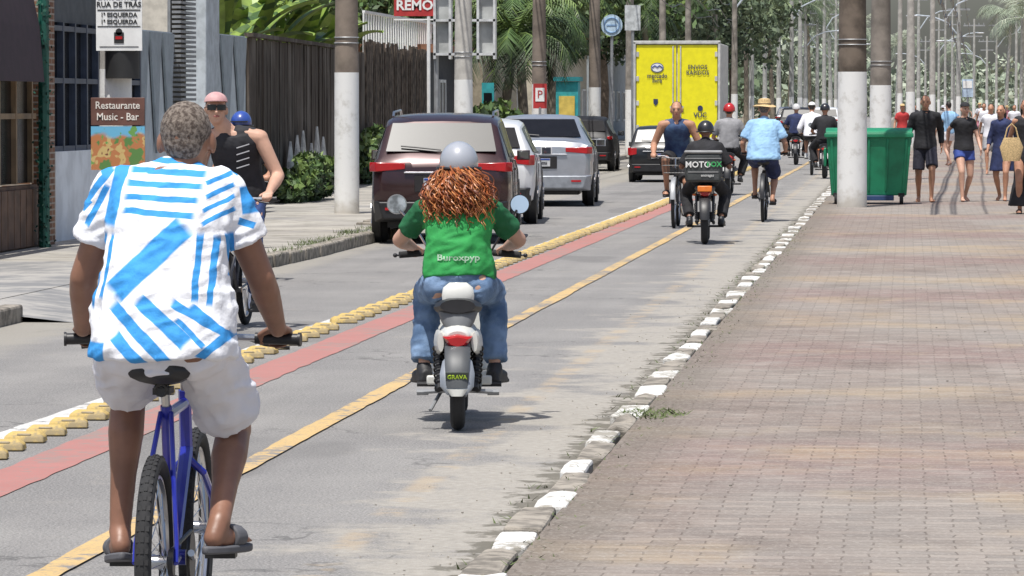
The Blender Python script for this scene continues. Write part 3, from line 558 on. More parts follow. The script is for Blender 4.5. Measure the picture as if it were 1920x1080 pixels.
nv=b.n('ShaderNodeTexNoise'); nv.inputs['Scale'].default_value=14; b.l(b.co,nv.inputs['Vector']); sv=b.n('ShaderNodeVectorMath',operation='SCALE'); b.l(nv.outputs['Color'],sv.inputs[0]); sv.inputs['Scale'].default_value=.012; av=b.n('ShaderNodeVectorMath',operation='ADD'); b.l(b.co,av.inputs[0]); b.l(sv.outputs[0],av.inputs[1])
for a,b_,c_,d_,w in segs:
    p,q=loc_(a,b_),loc_(c_,d_); ux,uz=q[0]-p[0],q[1]-p[1]; L=math.hypot(ux,uz)
    mp=b.n('ShaderNodeMapping',vector_type='TEXTURE'); mp.inputs['Location'].default_value=((p[0]+q[0])/2+.006,0,(p[1]+q[1])/2+.006); mp.inputs['Rotation'].default_value=(0,math.atan2(-uz,ux),0); mp.inputs['Scale'].default_value=(L/2,1,w/640/2); b.l(av.outputs[0],mp.inputs['Vector'])
    ab=b.n('ShaderNodeVectorMath',operation='ABSOLUTE'); b.l(mp.outputs[0],ab.inputs[0]); sp=b.n('ShaderNodeSeparateXYZ'); b.l(ab.outputs[0],sp.inputs[0]); mx=b.mth('MAXIMUM',sp.outputs[0],sp.outputs[2]); acc=mx if acc is None else b.mth('MINIMUM',acc,mx)
c=b.mix(b.rng(acc,.9,1.1,1,0),(.80,.81,.84),(.05,.30,.69)); b.bump(b.noise(12,4),.45,.025); shm=b.out(c,.75,0,.25)
J=ride(.885,.93,.5,CA,1.0,.3,.16,.163,head=(.045,.215,1.545),fx=.17,kw=.04,toe=[(-.2,1,-.15),(.4,1,-.05)],hpw=.105); J['hipm']=1.06
J['chest'].z-=.01
man=person('man in white shirt with blue stripes and white shorts riding bicycle',FL,FR,J,.0075,skinC,(shm,.58,-.19,.022,.078,.018),(cwhite,.80,.1,.108),(mat('grey_sandal',(.10,.10,.11),.7),'sandal'),hairG,None,hands=GRIP,arm=1.05,belly=.025,wr=.010,hr=(-.08,0,-.1),collar=.032)
# ================= SCOOTER + WOMAN
SL=(at(858,21.5),21.5,0); SR=radians(5.2)
cream=mat('cream_white_plastic',(.62,.62,.58),.4,coat=.3,var=.05); silv=mat('silver_grey_plastic',(.24,.26,.29),.4,.2,coat=.3); dgr=mat('dark_grey_plastic',(.06,.065,.07),.5)
sco=moped('white and grey electric scooter with round mirrors in the cycle lane',SL,SR,cream,dgr,bw=.27,mirz=1.126,ind=False)
m=MB(); m.loft([ring((0,.13,.62),(0,0,1),.05,.03,16,(1,0,0)),ring((0,.13,.635),(0,0,1),.078,.042,16,(1,0,0)),ring((0,.13,.68),(0,0,1),.083,.045,16,(1,0,0)),ring((0,.135,.72),(0,0,1),.076,.04,16,(1,0,0)),ring((0,.14,.745),(0,0,1),.045,.025,16,(1,0,0))]); make('backrest',m,cream,sco); m=MB(); m.tube([(0,.13,.62),(0,.1,.53)],.03); m.loft([ring((0,.04,.50),(0,.3,1),.055,.035,14,(1,0,0)),ring((0,.06,.55),(0,.3,1),.085,.045,14,(1,0,0)),ring((0,.09,.605),(0,.3,1),.105,.045,14,(1,0,0))]); make('backrest_bracket',m,mat('mid_grey_plastic',(.13,.135,.14),.5),sco)
m=MB(); m.loft([ring((0,-.10,.385),(0,-.3,-1),.05,.02,16,(1,0,0)),ring((0,-.15,.36),(0,-.4,-1),.075,.022,16,(1,0,0)),ring((0,-.19,.3),(0,-.4,-1),.088,.022,16,(1,0,0)),ring((0,-.225,.235),(0,-.2,-1),.084,.02,16,(1,0,0)),ring((0,-.235,.195),(0,0,-1),.05,.016,16,(1,0,0))]); fl=make('mud_flap',m,silv,sco)
m=MB(); m.box((0,-.233,.275),(.115,.012,.085),Matrix.Rotation(.42,3,'X')); make('number_panel',m,mat('dark_panel',(.05,.06,.055),.5),fl,.01)
text('maker_lettering','GRAVA',.03,Matrix.Translation((0,-.246,.285))@Matrix.Rotation(pi/2+.42,4,'X'),mat('lime_lettering',(.5,.7,.05),.5),fl,bold=.0006)
m=MB(); m.box((0,-.18,.35),(.06,.02,.02)); make('reflector',m,red,fl)
m=MB(); m.loft([ring((0,-.252,.225),(0,0,-1),.055,.012,12,(1,0,0)),ring((0,-.256,.19),(0,0,-1),.03,.01,12,(1,0,0))]); make('flap_tip',m,cream,fl)
for s in (-1,1):
    m=MB(); m.tube([(s*.05,.05,.2),(s*.2,.08,.19)],.012); m.tube([(s*.15,.08,.19),(s*.21,.08,.19)],.017); make('footrest',m,grey,sco)
    m=MB(); m.loft([ring((s*.085,-.03,.45),(0,1,0),.016,.05,12,(1,0,0)),ring((s*.1,.15,.44),(0,1,0),.025,.07,12,(1,0,0)),ring((s*.1,.45,.41),(0,1,0),.025,.055,12,(1,0,0))]); make('side_panel',m,cream,sco)
m=MB(); m.tube([(-.08,.15,.2),(-.14,.02,.1)],.01); make('side_stand',m,grey,sco)
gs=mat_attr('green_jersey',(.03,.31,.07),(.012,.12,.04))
J=pose((0,.36,.76),(0,.43,1.125),(0,.46,1.335),[(-.25,.83,.905),(.25,.83,.905)],[(-.185,.62,.29),(.185,.62,.29)],.93,.185,.1,toe=[(-.25,1,-.05),(.25,1,-.05)],elp=[(-.9,-.3,-.5),(.9,-.3,-.5)],knp=[(-.12,1,.5),(.12,1,.5)]); J['hipm']=1.05
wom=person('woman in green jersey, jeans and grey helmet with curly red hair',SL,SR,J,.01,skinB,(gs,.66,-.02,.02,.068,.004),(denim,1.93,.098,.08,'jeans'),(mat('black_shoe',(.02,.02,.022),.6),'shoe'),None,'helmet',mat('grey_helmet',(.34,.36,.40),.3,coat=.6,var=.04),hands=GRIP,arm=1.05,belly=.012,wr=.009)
for o in wom.children:
    if o.name.startswith('shirt'):
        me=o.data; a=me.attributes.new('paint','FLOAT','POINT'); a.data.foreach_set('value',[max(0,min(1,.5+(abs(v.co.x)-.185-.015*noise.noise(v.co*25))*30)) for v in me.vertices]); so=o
bv=BVHTree.FromPolygons([v.co.copy() for v in so.data.vertices],[tuple(p.vertices) for p in so.data.polygons])
text('shirt_lettering','Buroxpyp',.045,MF(0,0,.868),mat('pale_print',(.6,.72,.62),.7),so,ext=.0006,sx=1.25,bvh=bv,off=.004,bold=.0008)
m=MB(); H=V((0,.46,1.335))
for i in range(430):
    a=R.uniform(-2.95,-.2) if R.random()<.85 else R.uniform(0,6.28); p0=H+V((cos(a)*.085,sin(a)*.1-.01,R.uniform(-.05,.0))); ln=R.uniform(.15,.29); sp=R.uniform(.0,.095); ph=R.uniform(0,6.28); fr=R.uniform(70,125); cr=R.uniform(.007,.015); pts=[]
    for q in range(26):
        t=q/25; bulge=sin(min(1,t*1.5)*pi/2); bx=cos(a)*sp*bulge*1.25; by=-abs(sin(a))*sp*.7*bulge-.05*bulge*(1-t*.3)
        pts.append(p0+V((bx+cos(ph+fr*t*ln)*cr,by+sin(ph+fr*t*ln)*cr,-ln*t+sin(ph*2+fr*t*ln)*.004)))
    m.tube(pts,[.0045*(1-.5*q/25) for q in range(26)],4,R.randrange(3))
make('hair',m,[mat('auburn_hair_a',(.34,.10,.03),.45,var=.4,scale=20),mat('auburn_hair_b',(.17,.045,.016),.5,var=.4),mat('auburn_hair_c',(.50,.20,.07),.4,var=.3)],wom)
# ================= ONCOMING CYCLIST
L=(at(450,31.5),31.5,0)
bike('black bicycle of the oncoming rider with pink cap',L,pi,mat('black_bicycle_paint',(.02,.02,.025),.4,coat=.4),ca=1.2)
J=ride(.88,.97,.44,1.2,1.04,.27,.12,.19,head=(.15,.19,1.62)); J['chest'].x=.03
for s in (0,1): J['sh'][s].x+=.03
pc=person('man in pink cap, sunglasses and black tank top riding a bicycle',L,pi,J,.009,skinB,(mat('black_striped_tank',(.02,.02,.025),.8,var=.3),-1,-.1,.02,.06,.01,'tank_top'),(mat('blue_trousers',(.03,.06,.18),.8),1.9,.09,.07,'trousers'),(black,'shoe'),hairD,'cap',mat('faded_pink_cap',(.48,.24,.25),.8,c2=(.55,.36,.35)),hands=GRIP,arm=1.1,hr=(.05,0,.2))
H=J['head']; HR=Matrix.Rotation(.2,3,'Z')@Matrix.Rotation(.05,3,'X'); m=MB()
for s in (-1,1): m.box(H+HR@V((s*.037,.1,.008)),(.064,.024,.042),HR); m.tube([H+HR@V((s*.066,.09,.012)),H+HR@V((s*.086,0,.01))],.004)
m.box(H+HR@V((0,.104,.014)),(.03,.012,.01),HR); make('sunglasses',m,mat('gloss_black',(.01,.01,.012),.1),pc,.006)
C=J['chest']
for i in range(4): m=MB(); m.box(C+V((-.09,.129,-.08-.05*i)),(.1,.004,.008),Matrix.Rotation(.3,3,'Y')); make('shirt_stripe',m,mat('light_grey_stripe',(.4,.4,.42),.8),pc)
L=(at(460,40),40,0)
bike('grey bicycle of the rider with blue helmet',L,pi,grey,ca=.4); person('rider with blue helmet and dark shirt on a bicycle',L,pi,ride(sz=.78,ca=.4,k=.92),.016,skinA,(cblack,.6,-.1,.02,.08),(cblack,.9,.11,.1),(black,'shoe'),hairD,'helmet',mat('blue_helmet',(.03,.07,.3),.3,coat=.5),hands=GRIP)
# ================= MID GROUP
L=(at(1270,58),58,0)
bike('bicycle with mudguards of the oncoming rider in navy tank top',L,pi,black,ca=.9,basket=True,fender=grey)
person('man in navy and yellow tank top riding a bicycle',L,pi,ride(ca=.9,k=1.02,head=(.0,.2,1.585),shw=.19,bw=.3),.014,skinA,(mat('navy_yellow_tank',(.02,.04,.12),.8,c2=(.05,.1,.2)),-1,-.1,.02,.06,0,'tank_top'),(cblack,.9,.11,.1),(black,'sandal'),hairD,None,hands=GRIP,arm=1.15)
L=(at(1322,50.6),50.6,0); MR=radians(2)
mo=moped('black delivery motorcycle with orange tail lamp',L,MR,mat('black_bodywork',(.02,.02,.022),.35,coat=.4),black,wr_=.27,tw=.09,sz=.7,bz=.92,wb=1.25,tail=.60,plate=mat('grey_plate',(.3,.3,.3),.5),mir=False,cat='motorcycle',platform=False)
m=MB(); m.box((0,-.15,.66),(.17,.03,.07)); make('rear_lamp',m,mat('orange_lamp',(.75,.2,.03),.4),mo,.01)
J=pose((0,.5,.80),(0,.6,1.17),(0,.65,1.34),[(-.25,.84,.96),(.25,.84,.96)],[(-.19,.55,.3),(.19,.55,.3)],.93,.17,knp=[(-.3,1,.4),(.3,1,.4)])
person('delivery rider in black shirt, trousers and helmet on a motorcycle',L,MR,J,.015,skinC,(cblack,.9,-.1,.02,.075,.0),(cblack,1.9,.1,.08,'trousers'),(black,'shoe'),None,'helmet',mat('black_helmet',(.02,.02,.022),.35,coat=.4),hands=GRIP)
bx=top('delivery_box','dark grey insulated delivery box with white and green lettering','delivery box',(L[0]-.02,L[1]+.02,.73),MR)
m=MB(); m.box((0,0,.18),(.43,.38,.34)); make('box_body',m,mat('dark_nylon',(.05,.055,.055),.7,bump=.4),bx,.03)
m=MB(); m.box((0,0,.365),(.45,.4,.035)); make('lid',m,mat('grey_nylon',(.25,.25,.25),.7),bx,.015)
for z_,w_ in ((.13,.36),(.29,.43)): m=MB(); m.box((0,-.194,z_),(w_,.004,.011)); make('trim_strip',m,MC['grey_nylon'],bx)
text('box_lettering','MOTO',.1,MF(-.06,-.2,.215),white,bx,bold=.002); text('box_lettering','BOX',.085,MF(.13,-.2,.22),mat('green_letter',(.05,.4,.12),.6),bx,bold=.002); text('box_lettering','entregas',.045,MF(.05,-.2,.09),white,bx)
L=(at(1432,60.6),60.6,0)
bike('black bicycle of the rider in straw hat',L,0,black,ca=-2.9,fender=black)
person('man in light blue shirt and straw hat riding a bicycle',L,0,ride(ca=-2.9,k=1.0,bw=.3,shw=.18),.014,skinA,(clblue,.75,-.18,.035,.085,.03),(cnavy,.85,.11,.11),(cblack,'sandal'),hairG,'hat',straw,hands=GRIP,belly=.05,wr=.008)
L=(at(1522,101),101,0)
bike('bicycle of the rider in white shirt',L,0,grey,ca=-2.5); person('rider in white long sleeved shirt on a bicycle',L,0,ride(ca=-2.5),.02,skinA,(cwhite,1.8,-.1,.03,.07),(cblack,.8,.11,.1),(white,'shoe'),hairD,'cap',white,hands=GRIP,face=False)
L=(at(1365,78),78,0)
moped('motorcycle of the rider in red helmet',L,0,cred,black,wr_=.29,tw=.1,sz=.78,bz=1.0,tail=.66,plate=white,cat='motorcycle',mirz=1.2,platform=False)
J=pose((0,.45,.9),(0,.52,1.34),(0,.56,1.55),[(-.27,.84,1.03),(.27,.84,1.03)],[(-.2,.55,.34),(.2,.55,.34)],1,.18,knp=[(-.5,1,.4),(.5,1,.4)])
person('rider in red helmet and grey top on a motorcycle',L,0,J,.02,skinA,(cgrey,.8,-.1,.03,.08),(cblack,1.9,.11,.085,'trousers'),(black,'shoe'),hairD,'helmet',mat('red_helmet',(.45,.02,.02),.3,coat=.5),hands=GRIP,face=False)
for px,Y,c in ((1546,96,cblack),(1492,118,cnavy)):
    L=(at(px,Y),Y,0); moped('dark motorcycle farther along the lane',L,0,black,black,wr_=.29,tw=.1,sz=.78,bz=1.0,tail=.66,plate=white,cat='motorcycle',mirz=1.2,platform=False)
    person('rider in dark clothes and helmet on a motorcycle',L,0,J,.025,skinA,(c,.8,-.1,.03,.08),(cblack,1.9,.11,.085,'trousers'),(black,'shoe'),None,'helmet',mat('white_helmet',(.6,.6,.6),.3) if px<1500 else MC['black_helmet'],hands=GRIP,face=False)
# ================= WALKERS
Z=.065
person('man in black long sleeved top and dark shorts walking barefoot',(at(1735,70),70,Z),pi+.05,walk(1.01,.24,1,lean=.04,bend=.1),.014,skinA,(cblack,1.85,-.12,.02,.06,.005),(mat('charcoal_shorts',(.025,.025,.04),.8),.85,.1,.1),None,hairD,None,arm=1.1)
person('woman in black top and blue shorts walking on the promenade',(at(1808,70.5),70.5,Z),pi+.25,walk(.94,.22,-1,shw=.15,aw=.23,bend=.24),.014,skinB,(cblack,.5,-.05,.015,.06,.005),(mat('blue_shorts',(.03,.06,.25),.8),.4,.1,.105),None,hairD,'cap',cblack,arm=.88,hr=(0,0,.15))
person('girl in navy dress walking on the promenade',(at(1880,71),71,Z),pi-.2,walk(.92,.2,1,shw=.15,aw=.24,hd=1),.014,skinA,(cnavy,1.5,-.75,.015,.055,.05,'dress'),None,None,hairD,'none long',None,arm=.88,hr=(.1,0,-.2))
person('woman in long black dress carrying a straw bag',(at(1924,62.6),62.6,Z),pi,walk(.97,.08,-1,shw=.165),.014,skinA,(cblack,-1,-1.6,.015,.06,.08,'dress'),None,(cblack,'sandal'),hairD,'none long',None,arm=.9)
bg=top('bag','woven straw shoulder bag held by the woman in black','bag',(at(1897,62.2),62.2,.84)); m=MB(); m.loft([ring((0,0,0),(0,0,1),.12,.05,16),ring((0,0,.2),(0,0,1),.17,.07,16),ring((0,0,.34),(0,0,1),.11,.06,16)]); make('pouch',m,straw,bg); m=MB(); m.tube([(-.1,0,.32),(-.06,0,.48),(0,0,.54),(.06,0,.48),(.1,0,.32)],.01); make('handle',m,straw,bg)
cl=[cwhite,cblack,clblue,cred,cnavy,cgrey,mat('pink_cloth',(.5,.2,.25),.8),cwhite]
for px,Y,c in ((1692,128,3),(1780,112,2),(1845,150,7),(1858,98,0),(1838,200,0),(1768,210,5),(1716,220,1),(1902,160,0),(1812,260,0),(1583,190,1),(1888,240,6),(1740,290,0)):
    person('person in beach clothes walking on the promenade',(at(px,Y),Y,Z if px>1620 else 0),R.choice((0,pi,pi,.5,2.6)),walk(R.uniform(.86,1.0),R.uniform(.1,.28),R.choice((-1,1)),shw=R.choice((.15,.18)),bend=R.uniform(.05,.3)),.028,R.choice((skinA,skinB)),(cl[c],R.choice((-1,.6,.6)),-.1,.02,.07),(R.choice(cl),R.choice((.5,.8)),.105,.105),None,hairD,R.choice((None,'cap','hat',None)),R.choice((cwhite,cblack,straw)),face=False,group='walkers on the promenade')
# ================= CARS
maroon=mat('dark_maroon_paint',(.040,.016,.018),.25,.4,var=.1,coat=.6); silverp=mat('silver_paint',(.38,.40,.44),.3,.5,var=.05,coat=.6); whitep=mat('white_car_paint',(.66,.67,.68),.3,var=.04,coat=.6); blackp=mat('black_car_paint',(.012,.012,.014),.5,coat=0)
SUV=[(0,.72,.44,.86,.66,.90),(.06,.80,.36,.96,.74,1.0),(.13,.82,.3,.99,.75,1.06),(.40,.84,.28,1.0,.66,1.44),(.6,.84,.28,1.0,.66,1.51),(1.6,.84,.28,.98,.67,1.54),(2.5,.84,.28,.97,.66,1.49),(3.2,.84,.28,.96,.76,1.03),(3.8,.83,.3,.9,.72,.95),(4.15,.76,.35,.78,.6,.8),(4.22,.7,.4,.72,.55,.74)]
SED=[(0,.78,.42,.92,.70,.96),(.06,.85,.34,1.0,.78,1.05),(.55,.88,.28,1.0,.78,1.1),(1.2,.88,.28,1.0,.62,1.42),(1.6,.88,.28,.98,.62,1.48),(2.2,.88,.28,.97,.62,1.48),(2.8,.88,.28,.96,.62,1.4),(3.5,.88,.28,.95,.78,1.0),(4.1,.86,.3,.85,.74,.9),(4.45,.78,.36,.74,.6,.76),(4.5,.7,.4,.7,.5,.72)]
HAT=[(0,.72,.42,.84,.66,.88),(.06,.80,.34,.93,.72,.97),(.12,.83,.28,.96,.73,1.03),(.42,.85,.26,.97,.62,1.34),(.6,.85,.26,.97,.62,1.40),(1.5,.85,.26,.95,.63,1.45),(2.2,.85,.26,.94,.62,1.42),(3.0,.85,.26,.93,.74,.98),(3.5,.83,.28,.86,.7,.9),(3.85,.76,.33,.76,.6,.78),(3.92,.7,.4,.7,.5,.72)]
y=50.3; car('dark maroon small SUV with roof rails parked by the kerb',(at(826,y),y,0),radians(3.6),maroon,SUV,rails=True,tl=((.42,.83),(.86,.97)))
y=58.6; xr=at(1003,y); car('white hatchback parked between two cars',(xr-.85,y,0),radians(3),whitep,HAT,tl=((.5,.82),(.82,.96)),wy=(.65,3.1))
y=69; xr=at(1110,y); car('silver grey sedan parked along the street',(xr-.88,y,0),radians(2.6),silverp,SED,slope=(2,3),sw=(1.2,2.0,2.06,3.05),wy=(.95,3.65),tl=((.45,.86),(.86,.97)),lo=mat('silver_lower',(.3,.32,.35),.4,.3))
y=106; xr=at(1150,y); car('black car parked farther down the street',(xr-.80,y,0),radians(1),blackp,HAT,tl=((.68,.8),(.84,.93)),sc_=.94,wy=(.65,3.1))
y=91; car('dark SUV driving behind the yellow truck',(at(1177,y)+.66,y,0),0,mat('dark_blue_black_paint',(.010,.012,.015),.35,coat=.3),SUV,name='car',tl=((.6,.83),(.74,.95)),group='cars on the road',sc_=.78)
for px,Y,p in ((1495,190,blackp),(1545,215,whitep),(1480,260,silverp),(1590,290,blackp)): car('distant car on the road',(at(px,Y),Y,0),0,p,SUV,name='car',group='cars on the road')
# truck
Y=105; tx=at(1269,Y); tr=top('delivery_truck','yellow box truck with two closed rear doors and lettering','truck',(tx,Y,0)); tr.scale=(.93,1,1); ty=mat('truck_yellow',(.82,.74,.01),.45,var=.05,coat=.2); tfr=mat('truck_frame',(.5,.5,.48),.5)
m=MB(); m.box((0,2.8,1.98),(2.22,5.5,2.4)); make('cargo_box',m,[mat('truck_side',(.5,.5,.48),.6)],tr,.02)
for s in (-1,1):
    m=MB(); m.box((s*.545,.03,1.99),(1.05,.05,2.28)); d=make('rear_door',m,ty,tr,.01)
    m=MB(); m.tube([(s*.1,-.02,.86),(s*.1,-.02,3.1)],.018); m.box((s*.13,-.03,1.6),(.1,.03,.05))
    for z in (1.1,1.7,2.3,2.9): m.box((s*1.04,-.0,z),(.07,.03,.12))
    make('lock_bar',m,tfr,d)
m=MB()
for p,q in (((0,.02,3.19),(2.3,.1,.08)),((0,.02,.8),(2.3,.12,.1)),((-1.12,.02,2),(.06,.1,2.4)),((1.12,.02,2),(.06,.1,2.4))): m.box(p,q)
make('door_frame',m,tfr,tr,.01)
m=MB(); m.cyl((-.52,-.003,2.57),(-.52,-.012,2.57),.17,n=28,ry=.12,xa=(1,0,0)); lg=make('emblem',m,mat('emblem_blue',(.03,.06,.25),.5),tr); m=MB(); m.cyl((-.52,-.013,2.57),(-.52,-.017,2.57),.15,n=28,ry=.1,xa=(1,0,0)); make('emblem_inner',m,white,lg); m=MB(); m.tube([(-.66,-.022,2.57),(-.58,-.022,2.62),(-.52,-.022,2.58),(-.46,-.022,2.62),(-.38,-.022,2.57)],.014,6); make('emblem_mark',m,MC['emblem_blue'],lg)
db=mat('dark_lettering',(.03,.04,.1),.5)
text('door_lettering','mercado',.15,MF(-.52,-.012,2.37),db,tr,bold=.002); text('door_lettering','livre',.15,MF(-.52,-.012,2.25),db,tr,bold=.002)
text('door_lettering','ENVIOS',.15,MF(.55,-.012,2.58),db,tr,bold=.001); text('door_lettering','RAPIDOS',.15,MF(.55,-.012,2.44),db,tr,bold=.001); text('door_lettering','VUC',.17,MF(.62,-.012,1.4),db,tr,bold=.003)
m=MB(); m.cyl((.62,-.004,1.57),(.62,-.012,1.57),.07,n=20); make('round_sticker',m,db,tr); m=MB(); m.prism([(-.62,-.004,1.8),(-.5,-.004,1.8),(-.5,-.004,1.7),(-.56,-.004,1.63),(-.62,-.004,1.7)],(0,-.006,0)); make('shield_sticker',m,db,tr)
for s in (-1,1):
    for yy in (1.2,5.8):
        m=MB(); m.cyl((s*.75,yy,.42),(s*1.02,yy,.42),.24,n=20); w=make('wheel',m,tfr,tr); m=MB(); m.torus((s*.9,yy,.42),(1,0,0),.32,.1,30,8,0,.13); make('tyre',m,rubber,w)
    m=MB(); m.box((s*.95,-.03,.66),(.24,.04,.1)); make('tail_light',m,red,tr,.01)
m=MB(); m.box((0,.1,.66),(2.2,.1,.14)); make('rear_bumper',m,black,tr); m=MB(); m.box((0,3,.6),(1.0,6,.2)); make('chassis',m,black,tr); m=MB(); m.loft([[V((-1.05,5.7,.5)),V((1.05,5.7,.5)),V((1.0,5.7,2.6)),V((-1.0,5.7,2.6))],[V((-1.05,7.2,.5)),V((1.05,7.2,.5)),V((.95,6.9,2.5)),V((-.95,6.9,2.5))]]); make('cab',m,whitep,tr,.05)
# ================= POLES
def pole(px,Y,r,X=None,paintz=2.05,h=9,arm=None,label='tall concrete utility pole with whitewashed base',pm=None,grp='poles along the street',z=.065):
    X=at(px,Y) if X is None else X; o=top('utility_pole',label,'utility pole',(X,Y,z),0,grp); m=MB(); n=20
    m.cyl((0,0,0),(0,0,paintz),r*1.03,r,n,1); m.cyl((0,0,paintz),(0,0,h),r*.985,r*.6,n,0); make('shaft',m,[pm or concrete,limew],o)
    if r>.16:
        for q in (.42,.5): m=MB(); m.torus((0,0,paintz+q),(0,0,1),r,.008,20,5); make('strap',m,grey,o)
    if arm:
        m=MB(); m.box((0,0,h-.5),(1.6,.1,.1))
        for q in (-.7,-.35,.35,.7): m.cyl((q,0,h-.45),(q,0,h-.3),.04,n=8)
        make('crossarm',m,grey,o)
        m=MB(); m.box((0,0,h-1.3),(1.2,.1,.1)); make('crossarm',m,grey,o)
        m=MB(); s=arm; m.tube([(0,0,h*.66),(s*.6,0,h*.75),(s*1.4,0,h*.79),(s*2.3,0,h*.8)],.04,6); a=make('lamp_arm',m,mat('pale_lamp_metal',(.45,.5,.55),.5),o); m=MB(); m.ell((s*2.5,0,h*.795),(.32,.12,.06)); make('lamp_head',m,mat('lamp_head',(.55,.57,.6),.4),a)
    return o
lc=mat('light_concrete',(.38,.36,.33),.9,bump=.3); fc=mat('haze_tinted_concrete',(.36,.36,.34),.9)  # fc: aerial haze put into the colour of far poles and trunks
pole(217,43,.165,label='utility pole with dark band carrying a paper notice',paintz=1.95,pm=lc)
pole(650,60.6,.175,pm=mat('tan_brown_concrete',(.19,.155,.125),.9,var=.3,scale=2,bump=.4)); pole(869,78,.17,pm=mat('pale_concrete',(.48,.46,.42),.9,var=.12,bump=.3)); pole(1011,95,.165,pm=MC['tan_brown_concrete']); pole(1115,112,.16,pm=MC['tan_brown_concrete']); pole(1181,130,.14)
brc=mat('brown_concrete',(.085,.065,.048),.9,var=.4,scale=2,bump=.3,c2=(.17,.135,.105))
pole(1598,66.5,.225,paintz=2.1,label='thick dark pole with whitewashed base on the promenade edge',pm=brc); pole(1651,90,.225,paintz=2.0,label='thick concrete pole with whitewashed base on the promenade edge',pm=mat('grey_brown_concrete',(.2,.175,.15),.9,var=.3,scale=2,bump=.3))
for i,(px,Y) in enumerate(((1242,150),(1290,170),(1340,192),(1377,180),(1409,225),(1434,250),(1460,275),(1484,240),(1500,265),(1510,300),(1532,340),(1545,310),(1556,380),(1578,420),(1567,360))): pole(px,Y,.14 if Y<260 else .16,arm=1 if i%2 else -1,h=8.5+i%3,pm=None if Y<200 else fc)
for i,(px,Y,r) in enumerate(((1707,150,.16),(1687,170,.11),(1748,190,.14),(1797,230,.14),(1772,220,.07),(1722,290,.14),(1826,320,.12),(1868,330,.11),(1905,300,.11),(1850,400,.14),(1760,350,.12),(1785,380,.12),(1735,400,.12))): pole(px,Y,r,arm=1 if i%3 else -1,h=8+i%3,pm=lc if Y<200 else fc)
# notice
o=top('notice_board','white paper notice with black lettering fixed to a pole','sign',(at(224,42.7),42.7,0)); m=MB(); m.box((0,0,2.58),(.47,.02,.76)); make('board',m,white,o)
dk=mat('sign_black',(.02,.02,.02),.6)
for i,(t,s) in enumerate((('ENTRADA PELA',.062),('RUA DE TRÁS',.075),('1ª ESQUERDA',.062),('1ª ESQUERDA',.062))): text('lettering',t,s,MF(0,-.014,(2.74,2.665,2.56,2.49)[i]),dk,o,bold=.0015)
m=MB(); m.box((0,-.013,2.61),(.44,.003,.012)); m.box((0,-.013,2.445),(.44,.003,.008)); m.box((0,-.013,2.24),(.4,.003,.006)); make('ruled_line',m,dk,o); m=MB(); m.box((0,-.014,2.33),(.1,.004,.11)); m.cyl((0,-.012,2.39),(0,-.016,2.39),.035,n=14); m.box((0,-.018,2.33),(.07,.004,.03),mi=1); make('pictogram',m,[dk,red],o)
o=top('restaurant_sign','brown board reading Restaurante Music Bar above a colourful poster','sign',(at(221,42.6),42.6,0)); m=MB(); m.box((0,0,1.585),(.55,.03,.28)); make('board',m,mat('brown_board',(.13,.06,.045),.6),o,.005)
cr=mat('cream_lettering',(.7,.66,.6),.6); text('lettering','Restaurante',.105,MF(0,-.018,1.645),cr,o,bold=.001,sx=.9); text('lettering','Music - Bar',.105,MF(0,-.018,1.53),cr,o,bold=.001,sx=.9)
b=NB('colourful_poster'); x=b.xyz(); nn=b.noise(4,3,rough=.6); c=b.mix(b.rng(nn,.44,.47),(.10,.22,.06),(.45,.18,.07)); c=b.mix(b.rng(nn,.53,.55),c,(.55,.40,.16)); c=b.mix(b.rng(nn,.6,.62),c,(.16,.04,.03)); c=b.mix(b.rng(b.mth('ADD',x[2],b.mth('MULTIPLY',b.noise(3,2),.25)),1.44,1.48),c,(.14,.42,.62)); c=b.mix(b.rng(b.noise(9,3),.6,.64),c,(.14,.32,.08)); pm_=b.out(c,.5)
m=MB(); m.box((0,0,1.215),(.55,.02,.44)); make('poster',m,pm_,o)
m=MB(); m.cyl((0,.27,1.92),(0,.27,2.2),.175,n=20); make('dark_band',m,dk,o)
# dumpster
dg_=mat('green_dumpster_plastic',(.01,.19,.09),.5,var=.2,scale=3); o=top('waste_container','large green wheeled waste container standing behind a pole','waste container',(at(1630,68.9),68.9,.065)); m=MB()
m.loft([[V((-.6,-.38,.14)),V((.6,-.38,.14)),V((.6,.38,.14)),V((-.6,.38,.14))],[V((-.68,-.5,1.12)),V((.68,-.5,1.12)),V((.68,.5,1.12)),V((-.68,.5,1.12))]])
for x_ in (-.6,-.3,0,.3,.6): m.loft([[V((x_*.9-.02,-.4,.2)),V((x_*.9+.02,-.4,.2)),V((x_*.9+.02,-.37,.2)),V((x_*.9-.02,-.37,.2))],[V((x_-.02,-.515,1.05)),V((x_+.02,-.515,1.05)),V((x_+.02,-.48,1.05)),V((x_-.02,-.48,1.05))]])
m.box((0,0,1.1),(1.42,1.06,.07)); m.box((-.7,-.1,.75),(.05,.3,.3)); make('bin_body',m,dg_,o,.015)
m=MB(); m.loft([ring((-.69,0,1.14),(1,0,0),.5,.08,20,(0,1,0)),ring((.69,0,1.14),(1,0,0),.5,.08,20,(0,1,0))]); make('lid',m,dg_,o,.01)
for x_ in (-.52,.52):
    for y_ in (-.35,.35): m=MB(); m.cyl((x_-.03,y_,.085),(x_+.03,y_,.085),.085,n=16); m.box((x_,y_,.15),(.1,.1,.06)); make('caster',m,rubber,o,.005)
m=MB(); m.box((.1,-.3,.10),(.6,.3,.08)); make('base_plate',m,mat('blue_base',(.02,.05,.13),.5),o,.01)
